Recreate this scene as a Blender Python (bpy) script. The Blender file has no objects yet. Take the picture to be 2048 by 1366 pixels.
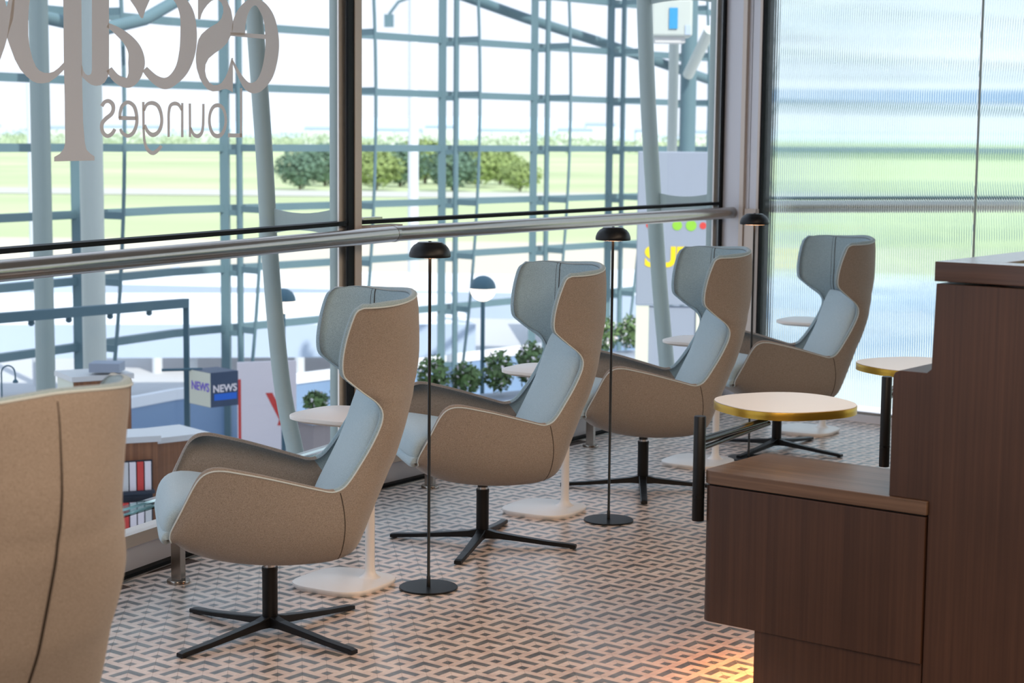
import bpy, bmesh, math, random
import numpy as np
from mathutils import Vector, Matrix
from mathutils.geometry import tessellate_polygon
random.seed(7); rng = np.random.RandomState(7)
S = bpy.context.scene
COL = S.collection
# ------------------------------------------------------------ camera
FPX = 3540.; EYE = 1.70; PITCH = math.atan(408/3540.); ROLL = math.radians(0.55)
cp, sp = math.cos(PITCH), math.sin(PITCH); cr, sr = math.cos(ROLL), math.sin(ROLL)
vf = np.array([0, cp, -sp]); _u = np.array([0, sp, cp]); _r = np.array([1., 0, 0])
vr = cr*_r + sr*_u; vu = -sr*_r + cr*_u
ORG = np.array([0, 0, EYE])
cam = bpy.data.cameras.new('camera'); camo = bpy.data.objects.new('camera', cam); COL.objects.link(camo)
cam.sensor_width = 36; cam.lens = FPX/2048*36; cam.clip_start = .05; cam.clip_end = 20000
camo.matrix_world = Matrix([[vr[0], vu[0], -vf[0], 0], [vr[1], vu[1], -vf[1], 0], [vr[2], vu[2], -vf[2], EYE], [0, 0, 0, 1]])
cam.dof.use_dof = True; cam.dof.focus_distance = 6.7; cam.dof.aperture_fstop = 4.5
S.camera = camo
S.view_settings.view_transform = 'Standard'; S.view_settings.look = 'None'; S.view_settings.gamma = 1
S.view_settings.use_curve_mapping = False
S.view_settings.exposure = 0.35
try:
    S.cycles.use_denoising = True
    S.cycles.max_bounces = 14; S.cycles.transmission_bounces = 12; S.cycles.transparent_max_bounces = 24
    S.cycles.sample_clamp_indirect = 6
except Exception: pass

def lin(c):
    return tuple(((v/255)/12.92 if v/255 <= .04045 else ((v/255+.055)/1.055)**2.4) for v in c) + (1,)

# ------------------------------------------------------------ sky, sun, room lights
W = bpy.data.worlds.new('world'); S.world = W; W.use_nodes = True
nt = W.node_tree; nt.nodes.clear()
o_ = nt.nodes.new('ShaderNodeOutputWorld'); bg = nt.nodes.new('ShaderNodeBackground')
tc = nt.nodes.new('ShaderNodeTexCoord'); sx = nt.nodes.new('ShaderNodeSeparateXYZ'); rp = nt.nodes.new('ShaderNodeValToRGB')
nt.links.new(tc.outputs['Generated'], sx.inputs[0]); nt.links.new(sx.outputs['Z'], rp.inputs[0])
nt.links.new(rp.outputs[0], bg.inputs[0]); nt.links.new(bg.outputs[0], o_.inputs[0])
rp.color_ramp.elements[0].position = 0.0; rp.color_ramp.elements[0].color = (.78, .83, .94, 1)
rp.color_ramp.elements[1].position = 1.0; rp.color_ramp.elements[1].color = (.62, .80, 1.05, 1)
e = rp.color_ramp.elements.new(.12); e.color = (.79, .84, .97, 1)
bg.inputs[1].default_value = 1.12

def lamp(name, kind, loc, energy, color, size=None, size_y=None, target=None, rot=None):
    l = bpy.data.lights.new(name, kind); l.energy = energy; l.color = color
    if kind == 'AREA':
        l.shape = 'RECTANGLE'; l.size = size; l.size_y = size_y or size
    o = bpy.data.objects.new(name, l); o.location = loc; COL.objects.link(o)
    if target is not None:
        o.rotation_euler = (Vector(target)-Vector(loc)).to_track_quat('-Z', 'Y').to_euler()
    elif rot: o.rotation_euler = rot
    return o
sun = lamp('sun', 'SUN', (0, -20, 40), 3.6, (1, .96, .88), target=(4, 4, 0)); sun.data.angle = .01
sun.rotation_euler = Vector((-.35, .62, -.72)).to_track_quat('-Z', 'Y').to_euler()
WARM = (1.0, .76, .56)
lamp('ceiling_panel_light', 'AREA', (1.6, 1.6, 2.95), 165, WARM, 3.5, 2.2, target=(1.6, 1.6, 0))
lamp('ceiling_panel_light', 'AREA', (1.9, 5.2, 2.95), 76, WARM, 2.2, 2.6, target=(1.5, 5.4, 0))
lamp('ceiling_panel_light', 'AREA', (-.9, .2, 2.95), 70, WARM, 2.0, 1.6, target=(-1, 2.0, 0))

# ------------------------------------------------------------ measuring helpers (turn a photo pixel into a point on a real plane)
def ray(x, y): return vf + vr*(x-1024)/FPX + vu*(683-y)/FPX
def onz(x, y, z=0.):
    d = ray(x, y); return ORG + d*((z-EYE)/d[2])
def onplane(x, y, p, n):
    d = ray(x, y); n = np.array(n, float); return ORG + d*(((np.array(p, float)-ORG)@n)/(d@n))
def at(x, y, dep): return ORG + ray(x, y)*dep

# ------------------------------------------------------------ materials
def newmat(name):
    m = bpy.data.materials.new(name); m.use_nodes = True
    b = m.node_tree.nodes['Principled BSDF']; return m, m.node_tree, b
def pmat(name, rgb, rough=.5, metal=0., spec=None, noise=None, bump=None, coat=0):
    m, t, b = newmat(name); c = lin(rgb)
    b.inputs['Base Color'].default_value = c; b.inputs['Roughness'].default_value = rough; b.inputs['Metallic'].default_value = metal
    if spec is not None: b.inputs['Specular IOR Level'].default_value = spec
    if coat: b.inputs['Coat Weight'].default_value = coat
    if noise or bump:
        co = t.nodes.new('ShaderNodeTexCoord'); n = t.nodes.new('ShaderNodeTexNoise'); n.inputs['Detail'].default_value = 4
        t.links.new(co.outputs['Object'], n.inputs['Vector'])
        if noise:
            sc, amt = noise; n.inputs['Scale'].default_value = sc
            r = t.nodes.new('ShaderNodeValToRGB'); t.links.new(n.outputs['Fac'], r.inputs[0])
            r.color_ramp.elements[0].position = .35; r.color_ramp.elements[1].position = .65
            r.color_ramp.elements[0].color = tuple(v*(1-amt) for v in c[:3])+(1,)
            r.color_ramp.elements[1].color = tuple(min(1, v*(1+amt)) for v in c[:3])+(1,)
            t.links.new(r.outputs[0], b.inputs['Base Color'])
        if bump:
            n2 = t.nodes.new('ShaderNodeTexNoise'); n2.inputs['Scale'].default_value = bump[0]
            t.links.new(co.outputs['Object'], n2.inputs['Vector'])
            bp = t.nodes.new('ShaderNodeBump'); bp.inputs['Strength'].default_value = bump[1]; bp.inputs['Distance'].default_value = .002
            t.links.new(n2.outputs['Fac'], bp.inputs['Height']); t.links.new(bp.outputs[0], b.inputs['Normal'])
    return m
def fabric(name, rgb, rgb2):
    m, t, b = newmat(name)
    b.inputs['Roughness'].default_value = .92; b.inputs['Specular IOR Level'].default_value = .15
    b.inputs['Sheen Weight'].default_value = .25; b.inputs['Sheen Roughness'].default_value = .5
    co = t.nodes.new('ShaderNodeTexCoord'); n = t.nodes.new('ShaderNodeTexNoise')
    n.inputs['Scale'].default_value = 420; n.inputs['Detail'].default_value = 3; n.inputs['Roughness'].default_value = .7
    t.links.new(co.outputs['Object'], n.inputs['Vector'])
    r = t.nodes.new('ShaderNodeValToRGB'); r.color_ramp.elements[0].position = .38; r.color_ramp.elements[1].position = .60
    r.color_ramp.elements[0].color = lin(rgb2); r.color_ramp.elements[1].color = lin(rgb)
    t.links.new(n.outputs['Fac'], r.inputs[0]); t.links.new(r.outputs[0], b.inputs['Base Color'])
    bp = t.nodes.new('ShaderNodeBump'); bp.inputs['Strength'].default_value = .35; bp.inputs['Distance'].default_value = .001
    t.links.new(n.outputs['Fac'], bp.inputs['Height']); t.links.new(bp.outputs[0], b.inputs['Normal'])
    return m
def emis(name, rgb, st):
    m, t, b = newmat(name); b.inputs['Base Color'].default_value = lin(rgb)
    b.inputs['Emission Color'].default_value = lin(rgb); b.inputs['Emission Strength'].default_value = st; return m
def wood(name, c1, c2, rough=.45, sc=9., vertical=True):
    m, t, b = newmat(name); b.inputs['Roughness'].default_value = rough
    co = t.nodes.new('ShaderNodeTexCoord'); mp = t.nodes.new('ShaderNodeMapping')
    mp.inputs['Scale'].default_value = (sc*6, sc*6, .9) if vertical else (.9, sc*6, sc*6)
    t.links.new(co.outputs['Object'], mp.inputs[0])
    n = t.nodes.new('ShaderNodeTexNoise'); n.inputs['Scale'].default_value = 1.; n.inputs['Detail'].default_value = 7; n.inputs['Roughness'].default_value = .65
    t.links.new(mp.outputs[0], n.inputs['Vector'])
    r = t.nodes.new('ShaderNodeValToRGB'); r.color_ramp.elements[0].position = .3; r.color_ramp.elements[1].position = .72
    r.color_ramp.elements[0].color = lin(c1); r.color_ramp.elements[1].color = lin(c2)
    t.links.new(n.outputs['Fac'], r.inputs[0])
    n3 = t.nodes.new('ShaderNodeTexNoise'); n3.inputs['Scale'].default_value = 2.3; n3.inputs['Detail'].default_value = 2
    t.links.new(co.outputs['Object'], n3.inputs['Vector'])
    mx = t.nodes.new('ShaderNodeMixRGB'); mx.blend_type = 'MULTIPLY'; mx.inputs[0].default_value = .5
    t.links.new(r.outputs[0], mx.inputs[1]); t.links.new(n3.outputs['Fac'], mx.inputs[2]); t.links.new(mx.outputs[0], b.inputs['Base Color'])
    bp = t.nodes.new('ShaderNodeBump'); bp.inputs['Strength'].default_value = .15; bp.inputs['Distance'].default_value = .001
    t.links.new(n.outputs['Fac'], bp.inputs['Height']); t.links.new(bp.outputs[0], b.inputs['Normal'])
    return m
def thin_glass(name, tint, refl=1.0, rough=0.):
    m = bpy.data.materials.new(name); m.use_nodes = True; t = m.node_tree; t.nodes.clear()
    o = t.nodes.new('ShaderNodeOutputMaterial'); mx = t.nodes.new('ShaderNodeMixShader'); tr = t.nodes.new('ShaderNodeBsdfTransparent')
    gl = t.nodes.new('ShaderNodeBsdfGlossy'); fr = t.nodes.new('ShaderNodeLayerWeight'); fr.inputs[0].default_value = .12
    ml = t.nodes.new('ShaderNodeMath'); ml.operation = 'MULTIPLY'; ml.inputs[1].default_value = refl
    tr.inputs[0].default_value = tint; gl.inputs['Roughness'].default_value = rough
    t.links.new(fr.outputs[0], ml.inputs[0]); t.links.new(ml.outputs[0], mx.inputs[0]); t.links.new(tr.outputs[0], mx.inputs[1]); t.links.new(gl.outputs[0], mx.inputs[2]); t.links.new(mx.outputs[0], o.inputs[0])
    return m
def tile_mat(name, a, b2, rough):
    m, t, b = newmat(name); b.inputs['Roughness'].default_value = rough
    g = t.nodes.new('ShaderNodeNewGeometry'); n = t.nodes.new('ShaderNodeTexNoise'); n.inputs['Scale'].default_value = 9; n.inputs['Detail'].default_value = 5
    n.inputs['Roughness'].default_value = .7
    t.links.new(g.outputs['Position'], n.inputs['Vector'])
    r = t.nodes.new('ShaderNodeValToRGB'); r.color_ramp.elements[0].position = .36; r.color_ramp.elements[1].position = .64
    r.color_ramp.elements[0].color = lin(a); r.color_ramp.elements[1].color = lin(b2)
    t.links.new(n.outputs['Fac'], r.inputs[0]); t.links.new(r.outputs[0], b.inputs['Base Color'])
    return m
M = dict(
 outer=fabric('taupe_wool', (157, 147, 138), (124, 115, 106)),
 inner=fabric('pale_grey_wool', (162, 184, 192), (132, 153, 162)),
 cush=fabric('pale_blue_grey_wool', (178, 196, 202), (154, 173, 180)),
 piping=pmat('pale_piping', (196, 208, 211), .8),
 seam=pmat('dark_seam', (48, 40, 34), .9),
 black=pmat('black_powder_coat', (10, 11, 13), .42, spec=.35),
 blackg=pmat('black_gloss_metal', (16, 17, 19), .22),
 chrome=pmat('chrome', (210, 210, 210), .12, 1.),
 steel=pmat('brushed_stainless', (164, 156, 148), .20, 1.),
 white=pmat('white_lacquer', (232, 226, 220), .35),
 wood=wood('walnut_panel', (64, 42, 31), (88, 60, 45), .42, 14.),
 woodtop=wood('walnut_top', (92, 70, 55), (140, 112, 92), .36, vertical=False),
 woodcap=wood('polished_walnut', (64, 42, 31), (92, 62, 46), .16, vertical=False),
 brass=pmat('brass_edge', (186, 150, 60), .32, .85),
 laminate=pmat('cream_laminate', (236, 233, 230), .35),
 alu=pmat('anodised_aluminium', (196, 182, 170), .42, .2),
 whitealu=pmat('white_aluminium', (206, 205, 210), .3),
 gasket=pmat('black_gasket', (8, 10, 12), .6, spec=.2),
 tealsteel=pmat('grey_painted_steel', (148, 160, 156), .45),
 facsteel=pmat('facade_steel', (94, 120, 128), .5),
 glass=thin_glass('clear_glass', (.945, .968, .966, 1), 1.0),
 facglass=thin_glass('facade_glass', (.965, .975, .98, 1), .5),
 ledge=thin_glass('ledge_glass', (.80, .93, .90, 1), 1.5),
 vinyl=None,
 tlight=tile_mat('pale_tile', (204, 180, 166), (230, 211, 198), .30),
 tdark=tile_mat('dark_tile', (66, 67, 66), (128, 128, 124), .28),
 grout=pmat('grout', (72, 56, 48), .8),
 wall=pmat('plaster', (190, 176, 160), .9), ceil=pmat('ceiling_plaster', (205, 198, 190), .9),
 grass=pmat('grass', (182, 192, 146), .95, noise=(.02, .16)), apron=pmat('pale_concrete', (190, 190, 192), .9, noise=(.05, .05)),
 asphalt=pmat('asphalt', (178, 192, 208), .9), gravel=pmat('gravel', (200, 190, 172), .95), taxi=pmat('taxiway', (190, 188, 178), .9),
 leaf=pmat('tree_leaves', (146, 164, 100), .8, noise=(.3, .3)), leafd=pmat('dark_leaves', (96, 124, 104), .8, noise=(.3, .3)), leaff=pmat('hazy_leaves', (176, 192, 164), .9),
 trunk=pmat('bark', (80, 66, 52), .9), shrub=pmat('shrub_leaves', (84, 110, 60), .6, noise=(9, .4)), petal=pmat('white_petals', (230, 220, 224), .6), pink=pmat('pink_petals', (214, 96, 120), .6),
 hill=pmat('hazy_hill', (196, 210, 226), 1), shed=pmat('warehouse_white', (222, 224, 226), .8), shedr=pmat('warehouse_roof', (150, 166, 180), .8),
 roofw=pmat('white_roof', (226, 228, 232), .8), fascia=pmat('grey_fascia', (180, 194, 212), .7),
 mast=pmat('mast_white', (214, 218, 222), .6), teal=pmat('dark_teal_frame', (66, 98, 112), .5), spandrel=pmat('blue_grey_panel', (120, 146, 178), .5),
 kwood=wood('kiosk_timber', (120, 74, 46), (172, 116, 76), .5), kwhite=pmat('kiosk_white', (208, 206, 204), .5), kdark=pmat('kiosk_shelf_dark', (40, 48, 62), .6),
 poster=pmat('poster_board', (146, 154, 168), .6), yellow=pmat('yellow_print', (240, 206, 20), .6), red=pmat('red_print', (206, 66, 60), .6), green=pmat('green_print', (140, 196, 60), .6),
 purple=pmat('purple_print', (120, 96, 200), .6), bluep=pmat('blue_print', (20, 96, 200), .6), navy=pmat('navy_panel', (40, 60, 90), .5), cream=pmat('cream_panel', (214, 214, 196), .6),
 bulb=emis('warm_lamp_diffuser', (255, 190, 140), 9.), globe=emis('globe_glass', (255, 238, 220), 1.6), led=emis('amber_led', (255, 164, 84), 60.),
 walk=pmat('walkway_blue_grey', (112, 142, 176), .6),
 planter=pmat('planter_box', (150, 140, 140), .7), machine=pmat('machine_grey', (190, 196, 190), .5), cyan=pmat('cyan_panel', (60, 150, 200), .5),
)

def vinyl():
    m = bpy.data.materials.new('frosted_vinyl'); m.use_nodes = True; t = m.node_tree; t.nodes.clear()
    o = t.nodes.new('ShaderNodeOutputMaterial'); mx = t.nodes.new('ShaderNodeMixShader'); a = t.nodes.new('ShaderNodeBsdfDiffuse'); b = t.nodes.new('ShaderNodeBsdfTranslucent')
    a.inputs[0].default_value = lin((226, 216, 206)); b.inputs[0].default_value = lin((170, 168, 166)); mx.inputs[0].default_value = .42
    t.links.new(a.outputs[0], mx.inputs[1]); t.links.new(b.outputs[0], mx.inputs[2]); t.links.new(mx.outputs[0], o.inputs[0]); return m
M['vinyl'] = vinyl()
# ------------------------------------------------------------ mesh helpers
def link(name, verts, faces, mat, parent=None, smooth=False, mats=None, mi=None):
    me = bpy.data.meshes.new(name); me.from_pydata([tuple(map(float, v)) for v in verts], [], [tuple(f) for f in faces]); me.update()
    for mm in (mats or [mat]): me.materials.append(mm)
    if mi is not None: me.polygons.foreach_set('material_index', mi)
    if smooth: me.polygons.foreach_set('use_smooth', [True]*len(me.polygons))
    o = bpy.data.objects.new(name, me); COL.objects.link(o)
    if parent is not None: o.parent = parent
    return o
def tag(o, label=None, cat=None, group=None, kind=None):
    if label: o['label'] = label
    if cat: o['category'] = cat
    if group: o['group'] = group
    if kind: o['kind'] = kind
    return o
def empty(name, loc=(0, 0, 0), rz=0., **k):
    o = bpy.data.objects.new(name, None); o.location = loc; o.rotation_euler = (0, 0, rz); o.empty_display_size = .1
    COL.objects.link(o); return tag(o, **k)
def copy_tree(o, parent=None):
    c = o.copy(); COL.objects.link(c)
    if parent is not None: c.parent = parent
    for ch in o.children: copy_tree(ch, c)
    return c
class MB:
    def __init__(s): s.v = []; s.f = []
    def add(s, v, f):
        n = len(s.v); s.v += [tuple(map(float, q)) for q in v]; s.f += [tuple(i+n for i in q) for q in f]; return s
    def box(s, lo, hi, R=None, o=(0, 0, 0)):
        x0, y0, z0 = lo; x1, y1, z1 = hi
        v = [(x0, y0, z0), (x1, y0, z0), (x1, y1, z0), (x0, y1, z0), (x0, y0, z1), (x1, y0, z1), (x1, y1, z1), (x0, y1, z1)]
        if R is not None: v = [(q[0]*R[0]-q[1]*R[1]+o[0], q[0]*R[1]+q[1]*R[0]+o[1], q[2]+o[2]) for q in v]
        return s.add(v, [(0, 3, 2, 1), (4, 5, 6, 7), (0, 1, 5, 4), (1, 2, 6, 5), (2, 3, 7, 6), (3, 0, 4, 7)])
    def tube(s, pts, r, n=12, cap=True, closed=False):
        P = [Vector(map(float, p)) for p in pts]; m = len(P); rs = r if hasattr(r, '__len__') else [r]*m
        up = Vector((0, 0, 1)); v = []; f = []; prev = None
        for i, p in enumerate(P):
            if closed: t = P[(i+1) % m]-P[i-1]
            else: t = P[min(i+1, m-1)]-P[max(i-1, 0)]
            t.normalize()
            if prev is None:
                a = t.cross(up)
                if a.length < .05: a = t.cross(Vector((1, 0, 0)))
            else: a = prev - t*prev.dot(t)
            a.normalize(); prev = a; b = t.cross(a)
            for k in range(n):
                an = 2*math.pi*k/n; v.append(p+a*math.cos(an)*rs[i]+b*math.sin(an)*rs[i])
        segs = m if closed else m-1
        for i in range(segs):
            for k in range(n):
                j = (i+1) % m; f.append((i*n+k, i*n+(k+1) % n, j*n+(k+1) % n, j*n+k))
        if cap and not closed: f.append(tuple(range(n))[::-1]); f.append(tuple((m-1)*n+k for k in range(n)))
        return s.add(v, f)
    def lathe(s, prof, c=(0, 0, 0), n=32):
        v = []; f = []; m = len(prof)
        for r, z in prof:
            for k in range(n):
                a = 2*math.pi*k/n; v.append((c[0]+r*math.cos(a), c[1]+r*math.sin(a), c[2]+z))
        for i in range(m-1):
            for k in range(n): f.append((i*n+k, i*n+(k+1) % n, (i+1)*n+(k+1) % n, (i+1)*n+k))
        f.append(tuple(range(n))[::-1]); f.append(tuple((m-1)*n+k for k in range(n)))
        return s.add(v, f)
    def prism(s, pts, z0, z1):
        n = len(pts); v = [(p[0], p[1], z0) for p in pts]+[(p[0], p[1], z1) for p in pts]
        f = [tuple(range(n))[::-1], tuple(range(n, 2*n))]+[(i, (i+1) % n, n+(i+1) % n, n+i) for i in range(n)]
        return s.add(v, f)
    def build(s, name, mat, parent=None, smooth=False, bevel=0.):
        o = link(name, s.v, s.f, mat, parent, False)
        if smooth:
            o.data.polygons.foreach_set('use_smooth', [True]*len(o.data.polygons))
            try: o.data.set_sharp_from_angle(angle=math.radians(40))
            except Exception: pass
        if bevel:
            b = o.modifiers.new('bevel', 'BEVEL'); b.width = bevel; b.segments = 3; b.limit_method = 'ANGLE'; b.angle_limit = math.radians(40)
        return o
def rowbar(p, q, w, h, zoff=0.):
    """box bar from p to q (3D), w wide horizontally, h tall"""
    p = Vector(map(float, p)); q = Vector(map(float, q)); t = (q-p).normalized(); a = t.cross(Vector((0, 0, 1)))
    if a.length < .01: a = Vector((1, 0, 0))
    a.normalize(); b = a.cross(t); v = []
    for e_ in (p, q):
        for s1, s2 in ((-1, -1), (1, -1), (1, 1), (-1, 1)): v.append(e_+a*s1*w/2+b*s2*h/2)
    return v, [(0, 1, 2, 3), (7, 6, 5, 4), (0, 4, 5, 1), (1, 5, 6, 2), (2, 6, 7, 3), (3, 7, 4, 0)]
def txt(s, size, mat, name, parent, loc, xdir, ydir, bold=.0, mirror=False):
    cu = bpy.data.curves.new('t', 'FONT'); cu.body = s; cu.size = size; cu.extrude = .001; cu.offset = bold
    t = bpy.data.objects.new('t', cu); COL.objects.link(t)
    dg = bpy.context.evaluated_depsgraph_get(); me = bpy.data.meshes.new_from_object(t.evaluated_get(dg)); bpy.data.objects.remove(t)
    X = Vector(map(float, xdir)).normalized(); Y = Vector(map(float, ydir)).normalized(); Z = X.cross(Y)
    for v in me.vertices:
        c = v.co.copy(); v.co = Vector(map(float, loc))+X*c.x+Y*c.y+Z*c.z
    me.materials.clear(); me.materials.append(mat)
    o = bpy.data.objects.new(name, me); COL.objects.link(o); o.parent = parent; return o

# ------------------------------------------------------------ room geometry (plan)
MUL = np.array([-.743, 8.303])
def dirv(deg): return np.array([math.cos(math.radians(deg)), math.sin(math.radians(deg))])
D1 = dirv(65.7); D2 = dirv(55.4); DA = dirv(52.2); DB = dirv(-37.8)
N1 = np.array([-D1[1], D1[0]]); N2 = np.array([-D2[1], D2[0]])        # pointing outside
W1END = MUL - D1*12.0
def wall_hit(px, py, p, d):
    q = onplane(px, py, (p[0], p[1], 0), (-d[1], d[0], 0)); return q
CORN = wall_hit(1443, 600, MUL, D2)[:2]
FLP = onz(1700, 840.5)[:2]                                                # a floor point of the fluted wall
FL0 = wall_hit(1524, 500, FLP, DB)[:2]
FLE = FLP + DB*7.5
ZC = 3.0
room = [W1END, MUL, CORN, FL0, FLE, np.array([7.6, -3.4]), np.array([W1END[0], -3.4])]
def structure(o): o['kind'] = 'structure'; return o

# floor base (grout level) + tiles
fl = empty('floor', kind='structure')
mb = MB(); mb.prism([tuple(p) for p in room], -.12, 0.0); mb.build('grout_bed', M['grout'], fl)
TS = .1109
P00 = onz(860+1343/8.229, 1200+705/8.229)[:2]          # near corner of one tile
# nested L pieces, anchored on the near corner (direction -DA-ish). tile spans  near corner + i*ea + j*eb
EA = DA; EB = -DB                                       # 52.2 deg and 142.2 deg ; the near corner looks towards -82 deg
def tile_geo(o, z=.0022):
    """returns verts, faces, material indices for a tile whose near corner is o"""
    g = .0013; s = TS-g; v = []; f = []; mi = []
    fr = [1.0, .765, .525, .265, 0.0]
    for half in (0, 1):
        A, B = (EA, EB) if half == 0 else (EB, EA)
        # half = triangle side A: region where coefficient a>=b ; nested bands at a in [fr[i+1],fr[i]]
        def P(a, b):
            a2 = a*s+g*.5; b2 = b*s+g*.5
            off = g*.5
            return (o[0]+A[0]*(a2+off*.3)+B[0]*(b2-off*.3), o[1]+A[1]*(a2+off*.3)+B[1]*(b2-off*.3))
        for i in range(4):
            a1, a0 = fr[i], fr[i+1]
            q = [(a0, 0), (a1, 0), (a1, a1), (a0, a0)] if a0 > 0 else [(0, 0), (a1, 0), (a1, a1)]
            if half: q = q[::-1]
            n = len(v); v += [P(*t)+(z,) for t in q]; f.append(tuple(range(n, n+len(q)))); mi.append(0 if i in (0, 2) else 1)
        q = [P(0, 0), P(1, 0), P(1, 1)]
        if half: q = q[::-1]
        n = len(v); v += [t+(z,) for t in q]+[t+(0.0,) for t in q]
        for k in range(3): f.append((n+k, n+3+k, n+3+(k+1) % 3, n+(k+1) % 3)); mi.append(0)
    return v, f, mi
def proj(p):
    d = np.array([p[0], p[1], p[2] if len(p) > 2 else 0.])-ORG; z = d@vf
    return 1024+FPX*(d@vr)/z, 683-FPX*(d@vu)/z, z
def inside(p, poly):
    c = False; n = len(poly); j = n-1
    for i in range(n):
        a, b = poly[i], poly[j]
        if (a[1] > p[1]) != (b[1] > p[1]) and p[0] < (b[0]-a[0])*(p[1]-a[1])/(b[1]-a[1])+a[0]: c = not c
        j = i
    return c
cells = []
for i in range(-60, 80):
    for j in range(-60, 80):
        o = P00+EA*TS*i+EB*TS*j; c = o+(EA+EB)*TS*.5
        if c[1] < 4.2: continue
        x, y, z = proj((c[0], c[1], 0))
        if -60 < x < 2110 and 700 < y < 1440 and inside(c+N1*.05, room) and inside(c, room): cells.append((y, x, o))
cells.sort(key=lambda t: -t[0])
vis = [c for c in cells if 200 < c[1] < 1520 and c[0] < 1372]
keep = set(id(c) for c in vis[:300])
t0v, t0f, t0m = tile_geo(np.array([0., 0.]))
tme = None; restv = []; restf = []; restm = []
for c in cells:
    if id(c) in keep:
        if tme is None:
            ob = link('tile', t0v, t0f, None, fl, mats=[M['tlight'], M['tdark']], mi=t0m); tme = ob.data
        else:
            ob = bpy.data.objects.new('tile', tme); COL.objects.link(ob); ob.parent = fl
        ob.location = (c[2][0], c[2][1], 0)
    else:
        n = len(restv); restv += [(v[0]+c[2][0], v[1]+c[2][1], v[2]) for v in t0v]; restf += [tuple(k+n for k in q) for q in t0f]; restm += t0m
r = link('tile_paving', restv, restf, None, fl, mats=[M['tlight'], M['tdark']], mi=restm); r['kind'] = 'stuff'

# ceiling, plain walls behind the camera
mb = MB(); mb.prism([tuple(p) for p in room], ZC, ZC+.25); structure(mb.build('ceiling', M['ceil']))
def wallbox(name, p, q, z0, z1, th, mat, parent=None):
    d = (np.array(q)-np.array(p)); L = np.hypot(*d); d = d/L
    m = MB(); m.box((0, 0, z0), (L, th, z1), (d[0], d[1]), (p[0], p[1], 0)); return m.build(name, mat, parent)
structure(wallbox('wall_right', room[5], room[4], 0, ZC, -.2, M['wall']))
structure(wallbox('wall_back', room[6], room[5], 0, ZC, -.2, M['wall']))
structure(wallbox('wall_left', room[0], room[6], 0, ZC, -.2, M['wall']))

# ------------------------------------------------------------ clear window wall, two facets
GZ = 1.295
def facet(name, a, b, d, n, mull_at):
    w = empty(name, kind='structure')
    L = np.hypot(*(b-a)); R = (d[0], d[1]); O = (a[0], a[1], 0)
    q_ = [(a[0]+d[0]*t_+n[0]*.034, a[1]+d[1]*t_+n[1]*.034) for t_ in (0, L)]
    link('pane', [q_[0]+(.12,), q_[1]+(.12,), q_[1]+(ZC,), q_[0]+(ZC,)], [(0, 1, 2, 3)], M['glass'], w)
    MB().box((0, .0, GZ-.009), (L, .07, GZ+.009), R, O).build('transom_gasket', M['gasket'], w)
    MB().box((0, .0, .112), (L, .085, .160), R, O).build('bottom_rail', M['alu'], w)
    MB().box((0, .02, .0), (L, .10, .112), R, O).build('sill_upstand', M['whitealu'], w)
    MB().box((0, -.016, .0), (L, .02, .014), R, O).build('floor_gasket', M['gasket'], w)
    MB().box((0, -.04, .0), (L, -.017, .006), R, O).build('floor_trim', M['steel'], w)
    for s in mull_at:
        MB().box((s-.028, -.004, .014), (s+.026, .008, ZC), R, O).build('mullion_gasket', M['gasket'], w)
        MB().box((s-.048, .036, .014), (s+.026, .044, ZC), R, O).build('mullion', M['white'], w)
    return w
L1 = 12.0; L2 = np.hypot(*(CORN-MUL))
w1 = facet('window_1', W1END, MUL, D1, N1, [L1-.036, L1-4.2, L1-8.4])
w2 = facet('window_2', MUL, CORN, D2, N2, [L2-.026])
MB().box((-.008, -.010, .014), (.022, .03, ZC), (D2[0], D2[1]), (MUL[0], MUL[1], 0)).build('mullion_cover', M['alu'], w2)
MB().box((.025, -.006, .014), (.046, .03, ZC), (D2[0], D2[1]), (MUL[0], MUL[1], 0)).build('mullion_cover', M['alu'], w2)
# clips on the transom gasket beside the mullion
MB().box((.08, .01, GZ+.01), (.22, .05, GZ+.022), (D2[0], D2[1]), (MUL[0], MUL[1], 0)).build('setting_block', M['steel'], w2)
MB().box((.06, -.05, GZ-.052), (.30, .02, GZ-.014), (D2[0], D2[1]), (MUL[0], MUL[1], 0)).build('rail_bracket', M['alu'], w2)

# ------------------------------------------------------------ corner post and fluted glass wall
cpst = empty('wall_corner', kind='structure')
cd = FL0-CORN; cl = np.hypot(*cd); cd = cd/cl
for nm, a0, a1, y0, y1, mt in (('cladding_panel', .0, .50, -.02, .10, 'whitealu'), ('cladding_edge', .50, .60, -.045, .10, 'alu'), ('cladding_panel', .60, .68, -.02, .1, 'whitealu'), ('cladding_panel', .70, .88, -.02, .1, 'whitealu'), ('cladding_edge', .90, .955, -.035, .1, 'alu'), ('edge_gasket', .955, 1.0, -.03, .1, 'gasket')):
    MB().box((a0*cl, y0, 0), (a1*cl, y1, ZC), (cd[0], cd[1]), (CORN[0], CORN[1], 0)).build(nm, M[mt], cpst)
MB().box((.62*cl, -.02, .0), (.97*cl, -.035, 1.27), (cd[0], cd[1]), (CORN[0], CORN[1], 0)).build('cladding_panel', M['alu'], cpst)
w3 = empty('window_3', kind='structure')
def glassm(name, col, rough):
    m = bpy.data.materials.new(name); m.use_nodes = True; b = m.node_tree.nodes['Principled BSDF']
    b.inputs['Base Color'].default_value = col; b.inputs['Transmission Weight'].default_value = 1; b.inputs['Roughness'].default_value = rough; b.inputs['IOR'].default_value = 1.48
    return m
FG = glassm('fluted_glass', (.86, .965, .935, 1), .03)
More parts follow.
